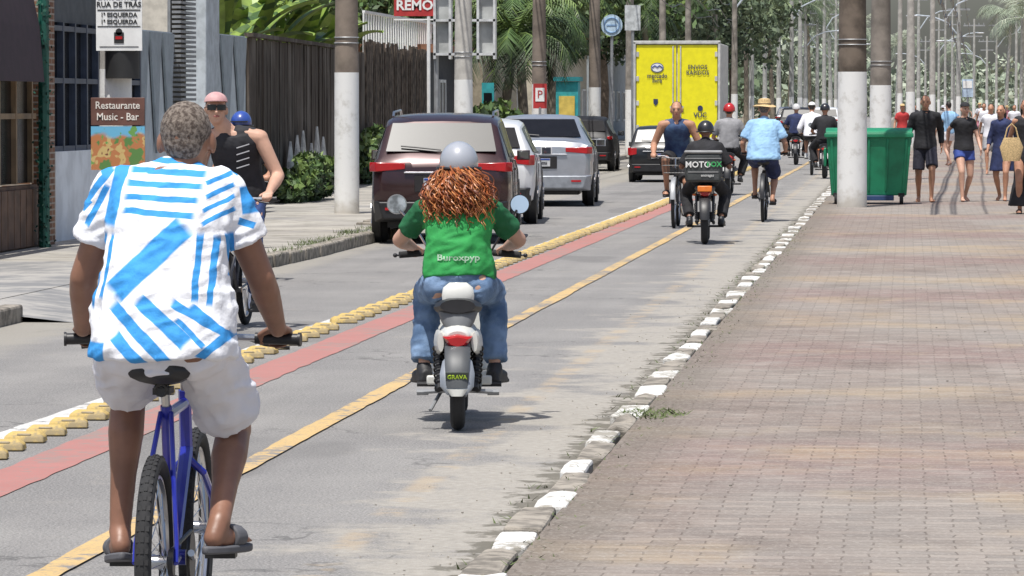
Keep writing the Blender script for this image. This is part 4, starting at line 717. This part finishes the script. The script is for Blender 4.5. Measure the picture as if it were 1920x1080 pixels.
# ================= LEFT STREET FRONT
def P2(px,X): return V((X,GY(px,X),0))
def slab(mb,A,B,z0,z1,t,mi=0):
    d=(B-A); L=d.length; mid=(A+B)/2; mb.box((mid.x,mid.y,(z0+z1)/2),(t,L,z1-z0),Matrix.Rotation(-math.atan2(d.x,d.y),3,'Z'),mi)
brick=NB('brown_brick'); bt=brick.n('ShaderNodeTexBrick'); cmb=brick.n('ShaderNodeCombineXYZ'); xx_=brick.xyz(); brick.l(brick.mth('ADD',xx_[0],xx_[1]),cmb.inputs[0]); brick.l(xx_[2],cmb.inputs[1]); brick.l(cmb.outputs[0],bt.inputs['Vector']); bt.inputs['Scale'].default_value=1; bt.inputs['Brick Width'].default_value=.22; bt.inputs['Row Height'].default_value=.07; bt.inputs['Mortar Size'].default_value=.01; bt.inputs['Color1'].default_value=(.13,.06,.035,1); bt.inputs['Color2'].default_value=(.22,.11,.06,1); bt.inputs['Mortar'].default_value=(.3,.26,.22,1); brm=brick.out(bt.outputs['Color'],.9)
woodp=mat('brown_wood_panel',(.12,.065,.04),.7,var=.3,scale=4); navyf=mat('navy_metal_frame',(.04,.055,.09),.5); wallw=mat('white_plaster',(.72,.75,.78),.85,var=.12,scale=2,bump=.2); greyw=mat('grey_plaster',(.30,.33,.35),.85,var=.12,scale=2)
o=top('storefront','dark storefront with brown wood panels, awning and brick pillar','shop'); X=-9.5; m=MB(); slab(m,V((X-2,38,0)),V((X-2,47,0)),.1,4,.1); slab(m,V((X-.05,38,0)),V((X-.05,46.3,0)),.1,.78,.12)
for i in range(26): slab(m,V((X+.03,38+.32*i,0)),V((X+.03,38.29+.32*i,0)),.12,.74,.04)
make('wall',m,woodp,o); m=MB(); slab(m,V((X-.2,46.35,0)),V((X-.2,46.9,0)),.1,4.5,.5); make('brick_pillar',m,brm,o)
m=MB(); slab(m,V((X-.1,38,0)),V((X-.1,46.3,0)),.8,2.4,.03); make('window',m,glass,o); m=MB()
for i in range(10): slab(m,V((X-.06,38.4+.85*i,0)),V((X-.06,38.46+.85*i,0)),.8,2.4,.06)
slab(m,V((X-.06,38,0)),V((X-.06,46.3,0)),1.5,1.56,.05); make('window_frame',m,mat('tan_frame',(.25,.17,.1),.6),o)
m=MB(); m.loft([[V((X,38,1.95)),V((X,45.6,1.95)),V((X+.0,45.6,3.2)),V((X,38,3.2))],[V((X+.2,38,1.9)),V((X+.2,45.6,1.9)),V((X+.15,45.6,2.5)),V((X+.15,38,2.5))]]); make('awning',m,mat('dark_plum_awning',(.035,.015,.025),.7),o)
o=top('climbing_plant_post','dark green climbing plant covering a slim post','plant',(-9.35,GY(82,-9.35),.1)); m=MB(); m.cyl((0,0,0),(0,0,2.8),.06,n=8); make('post',m,mat('green_post',(.01,.09,.065),.5),o); m=MB()
for i in range(900):
    p=V((R.gauss(0,.035),R.gauss(0,.05),R.uniform(.0,2.7))); a=V((R.uniform(-1,1),R.uniform(-1,1),R.uniform(-1,1))).normalized(); c=a.orthogonal().normalized(); e=a.cross(c); s=.02; m.quad(p-c*s,p+e*s,p+c*s,p-e*s)
make('leaves',m,mat('dark_teal_leaf',(.012,.06,.04),.6,var=.5),o,smooth=False)
o=top('house_front','house front with dark glazed upper part over a white wall','building'); A=P2(88,-9.7);B=P2(256,-9.7); m=MB(); slab(m,A,B,.1,1.12,.2); make('wall',m,wallw,o); m=MB(); slab(m,A+V((-.05,0,0)),B+V((-.05,0,0)),1.12,2.6,.05); make('window',m,glass,o)
m=MB(); n=8
for i in range(n+1): p=A.lerp(B,i/n); slab(m,p,p+V((0,.07,0)),1.12,2.6,.1)
for z in (1.12,1.9,2.5): slab(m,A,B,z,z+.06,.09)
make('window_frame',m,navyf,o); m=MB(); slab(m,A+V((-.3,0,0)),B+V((-.3,0,0)),2.6,5,.6); make('upper_wall',m,mat('dark_wall',(.07,.08,.09),.8),o)
galv=mat('galvanised_sheet',(.50,.55,.58),.65,.1,var=.1,scale=3); galv2=mat('painted_shade_sheet',(.27,.31,.34),.7,var=.1)  # second sheet material is the darker copy for painted fold shading
def zig(label,pa,pb,X,z1):
    A=P2(pa,X);B=P2(pb,X); L=(B-A).length; o=top('metal_fence',label,'fence',(0,0,0),0,'corrugated sheet metal fences'); m=MB(); n=max(2,round(L/1.1)); d=(B-A)/n
    slab(m,A+V((-.06,0,0)),B+V((-.06,0,0)),.1,z1,.03)
    for i in range(n):
        p=A+d*i; q=p+d; mid=(p+q)/2
        m.prism([p+V((0,0,z1-.02)),p.lerp(q,.9)+V((0,0,z1-.02)),mid+V((0,0,z1-1.6))],(-.03,0,0),1)  # dark triangles paint the shade of folds onto the flat sheet
    make('panel',m,[galv,galv2],o,smooth=False); return o
zig('light grey corrugated metal fence beside the house',258,330,-9.75,2.62); zig('light grey corrugated metal fence beside the grey column',388,466,-9.85,2.68)
o=top('shutter','tall grey louvred shutter between metal fences','shutter'); A=P2(331,-9.75);B=P2(360,-9.75); m=MB()
for i in range(60): z=.15+i*.065; slab(m,A,B,z,z+.035,.12)
slab(m,A+V((-.1,0,0)),B+V((-.1,0,0)),.1,4.2,.04); make('slats',m,mat('grey_slats',(.2,.21,.22),.6),o)
o=top('gate_column','pale grey rendered gate column','column'); m=MB(); slab(m,P2(361,-9.95),P2(386,-9.95),.1,5,.4); make('shaft',m,mat('pale_grey_render',(.42,.46,.49),.85),o,.02)
o=top('upper_balcony','pale building corner above the metal fence','building'); m=MB(); slab(m,P2(268,-10.6),P2(300,-10.6),2.4,6,.8); make('wall',m,mat('beige_render',(.5,.47,.41),.85),o); 
def planks(label,pa,pb,Xa,Xb,z1,cm,dz=.05,w=.14,gap=.01):
    A=P2(pa,Xa);B=P2(pb,Xb); L=(B-A).length; d=(B-A).normalized(); o=top('wooden_fence',label,'fence'); m=MB(); t=0
    slab(m,A+V((-.08,0,0)),B+V((-.08,0,0)),.1,z1-.15,.03)
    while t<L: ww=w*R.uniform(.7,1.2); slab(m,A+d*t+V((R.uniform(-.02,.02),0,0)),A+d*min(L,t+ww-gap)+V((R.uniform(-.02,.02),0,0)),.1,z1+R.uniform(-dz,dz),.04); t+=ww
    make('planks',m,cm,o,smooth=False); return o
dw=NB('dark_weathered_wood'); f=dw.noise(3,6,dw.map(8,8,.5)); c=dw.mix(dw.rng(f,.3,.7),(.035,.029,.025),(.115,.095,.08)); x=dw.xyz(); c=dw.mix(dw.rng(dw.noise(1.2,5,dw.map(1,1,.4)),.46,.64,0,.65),c,(.19,.17,.15)); c=dw.mix(dw.rng(x[2],.1,1.2,.5,0),c,(.13,.13,.10)); dwm=dw.out(c,.92,0,.15)
planks('dark weathered board fence with overgrown base',467,682,-10.1,-10.7,2.68,dwm,.02,.2,.004)
o=top('fence_rail','dark timber rail capping the board fence','rail'); m=MB(); slab(m,P2(467,-10.05),P2(640,-10.6),2.70,2.76,.14); make('rail',m,dwm,o)
planks('brown upright stake fence',683,800,-10.7,-11,2.85,mat('brown_stakes',(.08,.062,.048),.9,var=.5,scale=5),.12,.12,.03)
o=top('painted_stones','small white pointed stones at the fence','stones',(-10.15,GY(572,-10.15),.1)); m=MB()
for i,(y_,h) in enumerate(((-2.0,.95),(-1.2,1.05),(-.5,1.12),(.5,.9),(1.2,1.18),(2,1.0))): m.loft([ring((0,y_,0),(0,0,1),.26,.06,7,(0,1,0)),ring((.03,y_+.05,h*.65),(0,0,1),.24,.05,7,(0,1,0)),ring((0,y_+.25,h),(0,0,1),.04,.02,7,(0,1,0))])
make('stone_row',m,mat('dull_white_paint',(.42,.42,.40),.9,var=.3),o)
o=top('balcony_railing','white vertical bar balcony railing above the fence','railing'); A=P2(682,-11.6);B=P2(812,-11.6); m=MB(); n=30
for i in range(n+1): p=A.lerp(B,i/n); m.tube([p+V((0,0,2.6)),p+V((0,0,3.65))],.022,5)
slab(m,A,B,3.62,3.68,.06); slab(m,A,B,2.7,2.75,.06); make('bars',m,white,o); m=MB(); slab(m,A+V((-.7,0,0)),B+V((-.7,0,0)),.1,2.7,1.2); make('base_wall',m,mat('cream_wall',(.4,.36,.28),.85),o)
Y=92; o=top('shop_sign','red hanging sign with white lettering','sign',(at(778,Y),Y,0)); m=MB(); m.box((0,0,3.85),(.9,.08,.55)); make('panel',m,cred,o); text('lettering','REMO',.3,MF(0,-.05,3.8),white,o,bold=.008); m=MB(); m.box((0,.0,3.5),(.9,.06,.03)); m.tube([(.3,0,.1),(.3,0,3.6)],.04); make('frame',m,white,o)
Y=88; o=top('sign_frame','white metal framed box sign projecting over the pavement','sign frame',(at(872,Y),Y,0)); m=MB()
for a_ in (-.62,-.3,.28,.62): m.box((a_,0,3.4),(.05,.3,1.6))
for z in (2.7,3.4,4.15): m.box((0,0,z),(1.28,.3,.05))
make('frame',m,mat('pale_metal',(.55,.56,.56),.5),o)
for q,w_ in ((-.45,.26),(.45,.3)): m=MB(); m.box((q,.05,3.4),(w_,.1,1.35)); make('panel',m,mat('pale_panel',(.4,.41,.4),.6,var=.25,scale=2),o)
m=MB(); m.tube([(-.6,0,0.1),(-.6,0,2.7)],.05); make('post',m,grey,o)
def bld(label,px0,px1,X,z1,m_,name='building',depth=6):
    A=P2(px0,X);B=P2(px1,X); o=top(name,label,'building'); m=MB(); L=B.y-A.y; m.box((X-depth/2,(A.y+B.y)/2,z1/2+.05),(depth,L,z1-.1)); make('wall',m,m_,o)
    n=max(1,int(L/3.5))
    for i in range(n):
        y_=A.y+(i+.5)*L/n
        for z in (1.6,4.4,7.2):
            if z<z1-.8: m=MB(); m.box((X+.01,y_,z),(.06,1.3,1.2)); w=make('window',m,glass,o); m=MB(); [m.box((X+.03,y_+a_,z),(.08,.07,1.34)) for a_ in (-.68,0,.68)]; [m.box((X+.03,y_,z+a_),(.08,1.4,.07)) for a_ in (-.63,.63)]; make('frame',m,white,w)
    m=MB(); m.box((X-depth/2,(A.y+B.y)/2,z1+.1),(depth+.5,L+.4,.2)); make('roof',m,mat('clay_roof',(.25,.12,.07),.85),o); return o
bld('dark low shop building with flat roof',806,880,-11.3,2.9,mat('dark_shop_wall',(.06,.06,.065),.8)); bld('pale building beyond the shops',905,985,-11.6,3.4,mat('tan_wall',(.3,.26,.19),.85)); bld('cream building along the street',1020,1100,-12.5,4.2,mat('cream_wall',(0,0,0))); bld('grey building along the street',1120,1200,-13,5.5,greyw); bld('white building along the street',1215,1290,-13,6,wallw)
Y=105; o=top('teal_door','teal panel door at the pavement edge','door',(at(915,Y),Y,.1)); m=MB(); m.box((0,0,1.05),(.3,.08,2.1)); m.box((0,-.05,1.6),(.2,.03,.5),mi=1); make('leaf',m,[mat('teal_paint',(.03,.3,.32),.6),glass],o)
o=top('red_white_sign','small red and white sign board beside a pole','sign',(at(1014,94.5),94.5,.1)); m=MB(); m.box((0,-.2,1.75),(.3,.04,.55)); make('board',m,cred,o); m=MB(); m.box((0,-.225,1.78),(.2,.01,.3)); make('panel',m,white,o); text('lettering','P',.25,MF(0,-.235,1.78),cred,o); m=MB(); m.tube([(0,-.2,0),(0,-.2,1.5)],.03); make('post',m,grey,o)
Y=118; o=top('kiosk','small teal and yellow street kiosk','kiosk',(at(1063,Y),Y,.1)); m=MB(); m.box((0,.4,1.1),(.62,.8,2.2)); make('cabin',m,mat('teal_paint',(0,0,0)),o,.02); m=MB(); m.box((0,-.02,1.5),(.44,.04,.6)); make('window',m,mat('yellow_panel',(.6,.45,.1),.6),o); m=MB(); m.box((0,.4,2.27),(.75,1,.12)); make('roof',m,mat('teal_dark',(.02,.2,.22),.6),o)
Y=115; o=top('round_sign','pale blue round sign on a pole bracket','sign',(at(1147,Y),Y,0)); m=MB(); m.cyl((0,0,3.8),(0,-.05,3.8),.29,n=30); make('disc',m,mat('pale_blue_sign',(.45,.58,.68),.5),o); m=MB(); m.torus((0,-.055,3.8),(0,1,0),.2,.02,28,6); m.box((0,-.055,3.8),(.28,.012,.04)); make('mark',m,mat('sign_blue',(.2,.32,.5),.5),o); m=MB(); m.tube([(0,.02,.1),(0,.02,3.8)],.04); make('post',m,grey,o)
o=top('square_sign','grey white square sign on a post','sign',(at(1186,Y),Y,0)); m=MB(); m.box((0,0,4.0),(.42,.04,.68)); make('board',m,mat('offwhite_sign',(.5,.52,.52),.6,var=.2,scale=8),o); m=MB(); m.tube([(0,.04,.1),(0,.04,4.3)],.04); make('post',m,grey,o)
Y=240; o=top('blue_sign','pale blue and white rectangular sign on a post','sign',(at(1814,Y),Y,0)); m=MB(); m.box((0,0,2.6),(.62,.05,1.0)); make('board',m,mat('sign_blue2',(.4,.5,.62),.5),o); m=MB(); m.box((0,-.04,2.8),(.5,.02,.4)); make('panel',m,white,o); m=MB(); m.tube([(0,.04,0),(0,.04,2.6)],.05); make('post',m,grey,o)
# ================= VEGETATION
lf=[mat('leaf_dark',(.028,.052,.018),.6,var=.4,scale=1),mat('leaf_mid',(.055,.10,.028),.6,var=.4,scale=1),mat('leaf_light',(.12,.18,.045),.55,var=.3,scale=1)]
mz=[mat('mid_leaf_dark',(.06,.09,.05),.7,var=.3,scale=.3),mat('mid_leaf_mid',(.10,.14,.075),.7,var=.3,scale=.3),mat('mid_leaf_light',(.18,.23,.12),.7,var=.2,scale=.3)]  # paler greens: some distance haze mixed into the leaf colour
hz=[mat('haze_tint_leaf_dark',(.17,.21,.16),.9,var=.2,scale=.3),mat('haze_tint_leaf_mid',(.25,.30,.22),.9,var=.2,scale=.3),mat('haze_tint_leaf_light',(.37,.41,.32),.9,var=.15,scale=.3)]  # palest greens: aerial haze painted into the far foliage, no volume
def leaves(mb,c,r,n,s):
    c=V(c); k=0
    while k<n:
        d=V((R.uniform(-1,1),R.uniform(-1,1),R.uniform(-1,1)))
        if d.length>1: continue
        if noise.noise(d*2.3+c)*.8+.75<d.length*(.9) : continue
        k+=1; p=c+V((d.x*r[0],d.y*r[1],d.z*r[2])); a=V((R.uniform(-1,1),R.uniform(-1,1),R.uniform(-.3,1))).normalized(); u=a.orthogonal().normalized(); u=(Matrix.Rotation(R.uniform(0,6.28),3,a)@u); w=a.cross(u); q=s*R.uniform(.6,1.3)
        t=noise.noise(d*3+c*2)+d.z*.35; mb.quad(p-u*q,p+w*q*.45,p+u*q,p-w*q*.45,0 if t<-.12 else (1 if t<.22 else 2))  # crown shading put into colour: low leaves darker, high ones lighter, plus noise
def tree(label,loc,h,r,ms=lf,seed=0,leaf=.16,n=5200):
    R.seed(seed); o=top('tree',label,'tree',loc,0,'street trees'); m=MB(); m.tube([(0,0,0),(.1,0,h*.3),(0,.1,h*.55)],[.22,.17,.13],10)
    cs=[]
    for i in range(6): a=i*1.05+R.random(); e=V((cos(a)*r*.5,sin(a)*r*.5,h*.72+R.uniform(-.1,.15)*h)); cs.append(e); m.tube([(0,.1,h*.5),e*.5+V((0,0,h*.32)),e],[.1,.07,.03],6)
    make('trunk',m,mat('bark',(.12,.09,.065),.9,var=.3,bump=.5),o); m=MB(); cs.append(V((0,0,h*.82)))
    for e in cs: leaves(m,e,(r*.6,r*.6,h*.2),n//7,leaf)
    make('crown',m,ms,o,smooth=False); return o
def palm(label,loc,h,seed,ms=lf,fl=2.6,nf=20,dens=26):
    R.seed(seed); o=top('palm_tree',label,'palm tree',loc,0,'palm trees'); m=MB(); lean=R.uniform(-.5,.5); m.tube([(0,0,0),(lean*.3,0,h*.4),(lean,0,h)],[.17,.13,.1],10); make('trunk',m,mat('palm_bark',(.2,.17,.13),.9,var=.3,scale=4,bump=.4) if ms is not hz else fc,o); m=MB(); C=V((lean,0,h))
    for i in range(nf):
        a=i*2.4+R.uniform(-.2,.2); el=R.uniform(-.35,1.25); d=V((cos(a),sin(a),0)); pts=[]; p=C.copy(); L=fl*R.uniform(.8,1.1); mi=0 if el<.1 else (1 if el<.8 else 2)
        for j in range(dens+1):
            t=j/dens; e=el-t*t*1.7-t*.2; p=p+(d*cos(e)+V((0,0,sin(e))))*L/dens; pts.append(p.copy())
        m.tube(pts[::4],[.03*(1-.12*q) for q in range(len(pts[::4]))],4,2); side=V((-d.y,d.x,0))
        for j in range(2,dens):
            t=j/dens; ll=fl*.26*sin(pi*min(1,t*.9+.1))+.1; dr=(pts[j+1]-pts[j]).normalized()
            for s in (-1,1): tip=pts[j]+side*s*ll*.75+dr*ll*.45+V((0,0,-ll*R.uniform(.3,.8))); wv=dr*.03; m.add([pts[j]-wv,pts[j]+wv,tip],[(0,1,2)],mi if R.random()<.8 else R.randrange(3))
    make('crown',m,ms,o,smooth=False); return o
for i,(px,Y,h,r) in enumerate(((130,66,5.5,2.6),(300,82,5,2.6),(540,100,5.5,3),(640,105,6,3),(715,112,5.5,3),(790,125,6,3.2),(860,135,6.2,3.5),(960,150,6,3.6),(1050,165,7,4),(1130,175,7.5,4),(1210,190,8,4),(1270,205,8.5,4.2),(1320,220,8.5,4.5),(1370,240,8,4.5))):
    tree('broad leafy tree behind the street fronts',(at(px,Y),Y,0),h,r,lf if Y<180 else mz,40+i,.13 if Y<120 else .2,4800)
def shrub(label,loc,r,n,leaf,seed): R.seed(seed); o=top('shrub',label,'shrub',loc,0,'shrubs along the fence'); m=MB(); leaves(m,(0,0,r[2]*.9),r,n,leaf); make('foliage',m,lf,o,smooth=False); m=MB(); [m.tube([(0,0,0),(R.uniform(-.3,.3),R.uniform(-.8,.8),r[2])],.02,5) for _ in range(6)]; make('stems',m,MC['bark'],o)
shrub('low dense green shrub at the foot of the fence',(-9.6,GY(585,-9.6),.1),(.4,2.0,.42),2400,.07,3); shrub('low dense green shrub at the foot of the fence',(-9.7,GY(555,-9.7),.1),(.35,1.3,.25),1200,.07,8); shrub('green climbing shrub in front of the stake fence',(at(703,84),84,.1),(.25,2.5,.6),1500,.1,4); shrub('leafy shrub near the parked cars',(at(930,100),100,.1),(.8,2,.9),1500,.12,5)
def banana(px,Y,seed):
    R.seed(seed); o=top('banana_plant','tall banana plant with broad bright leaves behind the fence','plant',(at(px,Y),Y,0),0,'banana plants'); m=MB(); m.cyl((0,0,0),(0,0,2.2),.13,.09,10); make('stem',m,mat('banana_stem',(.15,.17,.06),.7),o); m=MB()
    for i in range(13):
        a=i*2.4; el=R.uniform(.9,1.5); d=V((cos(a),sin(a),0)); p=V((0,0,R.uniform(1.6,2.4))); L=R.uniform(1.5,2.6); side=V((-d.y,d.x,0)); pr=None; n=12
        for j in range(n+1):
            t=j/n; e=el-t*t*1.1; p=p+(d*cos(e)+V((0,0,sin(e))))*L/n; w=.2*sin(pi*min(1,t*.93+.05))**.6; c=(p-side*w+V((0,0,.05)),p,p+side*w+V((0,0,.05)))
            if pr: 
                mi=R.choice((0,0,1)); m.quad(pr[0],pr[1],c[1],c[0],mi); m.quad(pr[1],pr[2],c[2],c[1],mi)
            pr=c
    make('leaves',m,[mat('banana_leaf',(.17,.25,.04),.45,var=.4,scale=2),mat('banana_leaf_dark',(.05,.10,.02),.5)],o,smooth=False)
for i,(px,Y) in enumerate(((405,74),(430,76),(455,80),(480,78),(505,82),(530,84),(560,84),(600,88),(395,84))): banana(px,Y,20+i)
for i,(px,Y,h,f) in enumerate(((985,112,4.0,2.4),(1035,120,4.6,2.6),(935,108,3.4,2.2),(1255,190,6.5,3),(1330,210,7,3),(1400,235,7.5,3.2),(1450,260,8,3.2),(1225,165,5.5,2.6),(1480,300,9,3.5),(700,105,3.6,2.2))):
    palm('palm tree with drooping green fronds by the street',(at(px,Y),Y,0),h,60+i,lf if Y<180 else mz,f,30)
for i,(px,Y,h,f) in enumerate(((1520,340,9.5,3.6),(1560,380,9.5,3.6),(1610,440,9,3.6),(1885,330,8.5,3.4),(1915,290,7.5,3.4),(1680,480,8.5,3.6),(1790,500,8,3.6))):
    palm('distant palm tree in colours paled for haze',(at(px,Y),Y,0),h,90+i,hz if px>1600 or Y>350 else mz,f)
m=MB(); R.seed(5)
for i in range(60):
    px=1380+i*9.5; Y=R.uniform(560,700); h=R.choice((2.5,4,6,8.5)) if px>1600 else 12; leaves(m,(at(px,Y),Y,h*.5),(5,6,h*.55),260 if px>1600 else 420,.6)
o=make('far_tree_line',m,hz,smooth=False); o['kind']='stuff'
m=MB()
for i in range(26):
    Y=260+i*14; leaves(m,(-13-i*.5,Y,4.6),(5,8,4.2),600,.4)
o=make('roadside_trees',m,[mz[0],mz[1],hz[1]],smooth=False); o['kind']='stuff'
for i,(x0,z) in enumerate(((-8.6,7.4),(-7.6,7.5),(-8.1,6.6),(-8.3,5.6),(-7.9,5.9),(-.4,7.2),(.3,7.3),(-.1,6.4),(-.3,5.6),(0,6.0),(-.2,5.2))):
    m=MB(); pts=[]
    for j in range(60):
        t=j/59; Y=60+t*360; s=(t*18)%1; pts.append((x0+(0 if x0<-2 else t*6),Y,z-.5*4*s*(1-s)))
    m.tube(pts,.018,4); o=make('overhead_cable',m,black); tag(o,'thin black overhead cable strung between the poles','cable','overhead cables')
# ================= CAMERA, LIGHT
cam=bpy.data.objects.new('camera',bpy.data.cameras.new('camera')); col.objects.link(cam); cam.location=(0,0,CZ); cam.rotation_euler=(pi/2-TH,0,PS); cam.data.lens=150; cam.data.sensor_width=36; cam.data.clip_end=6000; cam.data.clip_start=.5; sc.camera=cam
sd=V((-.12,-.34,1)).normalized()
sun=bpy.data.objects.new('sun',bpy.data.lights.new('sun','SUN')); col.objects.link(sun); sun.data.energy=5; sun.data.angle=radians(.5); sun.data.color=(1,.97,.92); sun.rotation_euler=(-sd).to_track_quat('-Z','Y').to_euler()
w=bpy.data.worlds.new('World'); sc.world=w; w.use_nodes=True; nt=w.node_tree; sk=nt.nodes.new('ShaderNodeTexSky'); sk.sky_type='NISHITA'; sk.sun_disc=False; sk.sun_elevation=math.asin(sd.z); sk.sun_rotation=math.atan2(sd.x,sd.y); sk.air_density=1; sk.dust_density=3
nt.links.new(sk.outputs[0],nt.nodes['Background'].inputs['Color']); nt.nodes['Background'].inputs['Strength'].default_value=.13
sc.view_settings.view_transform='Standard'; sc.view_settings.look='None'; sc.view_settings.exposure=0
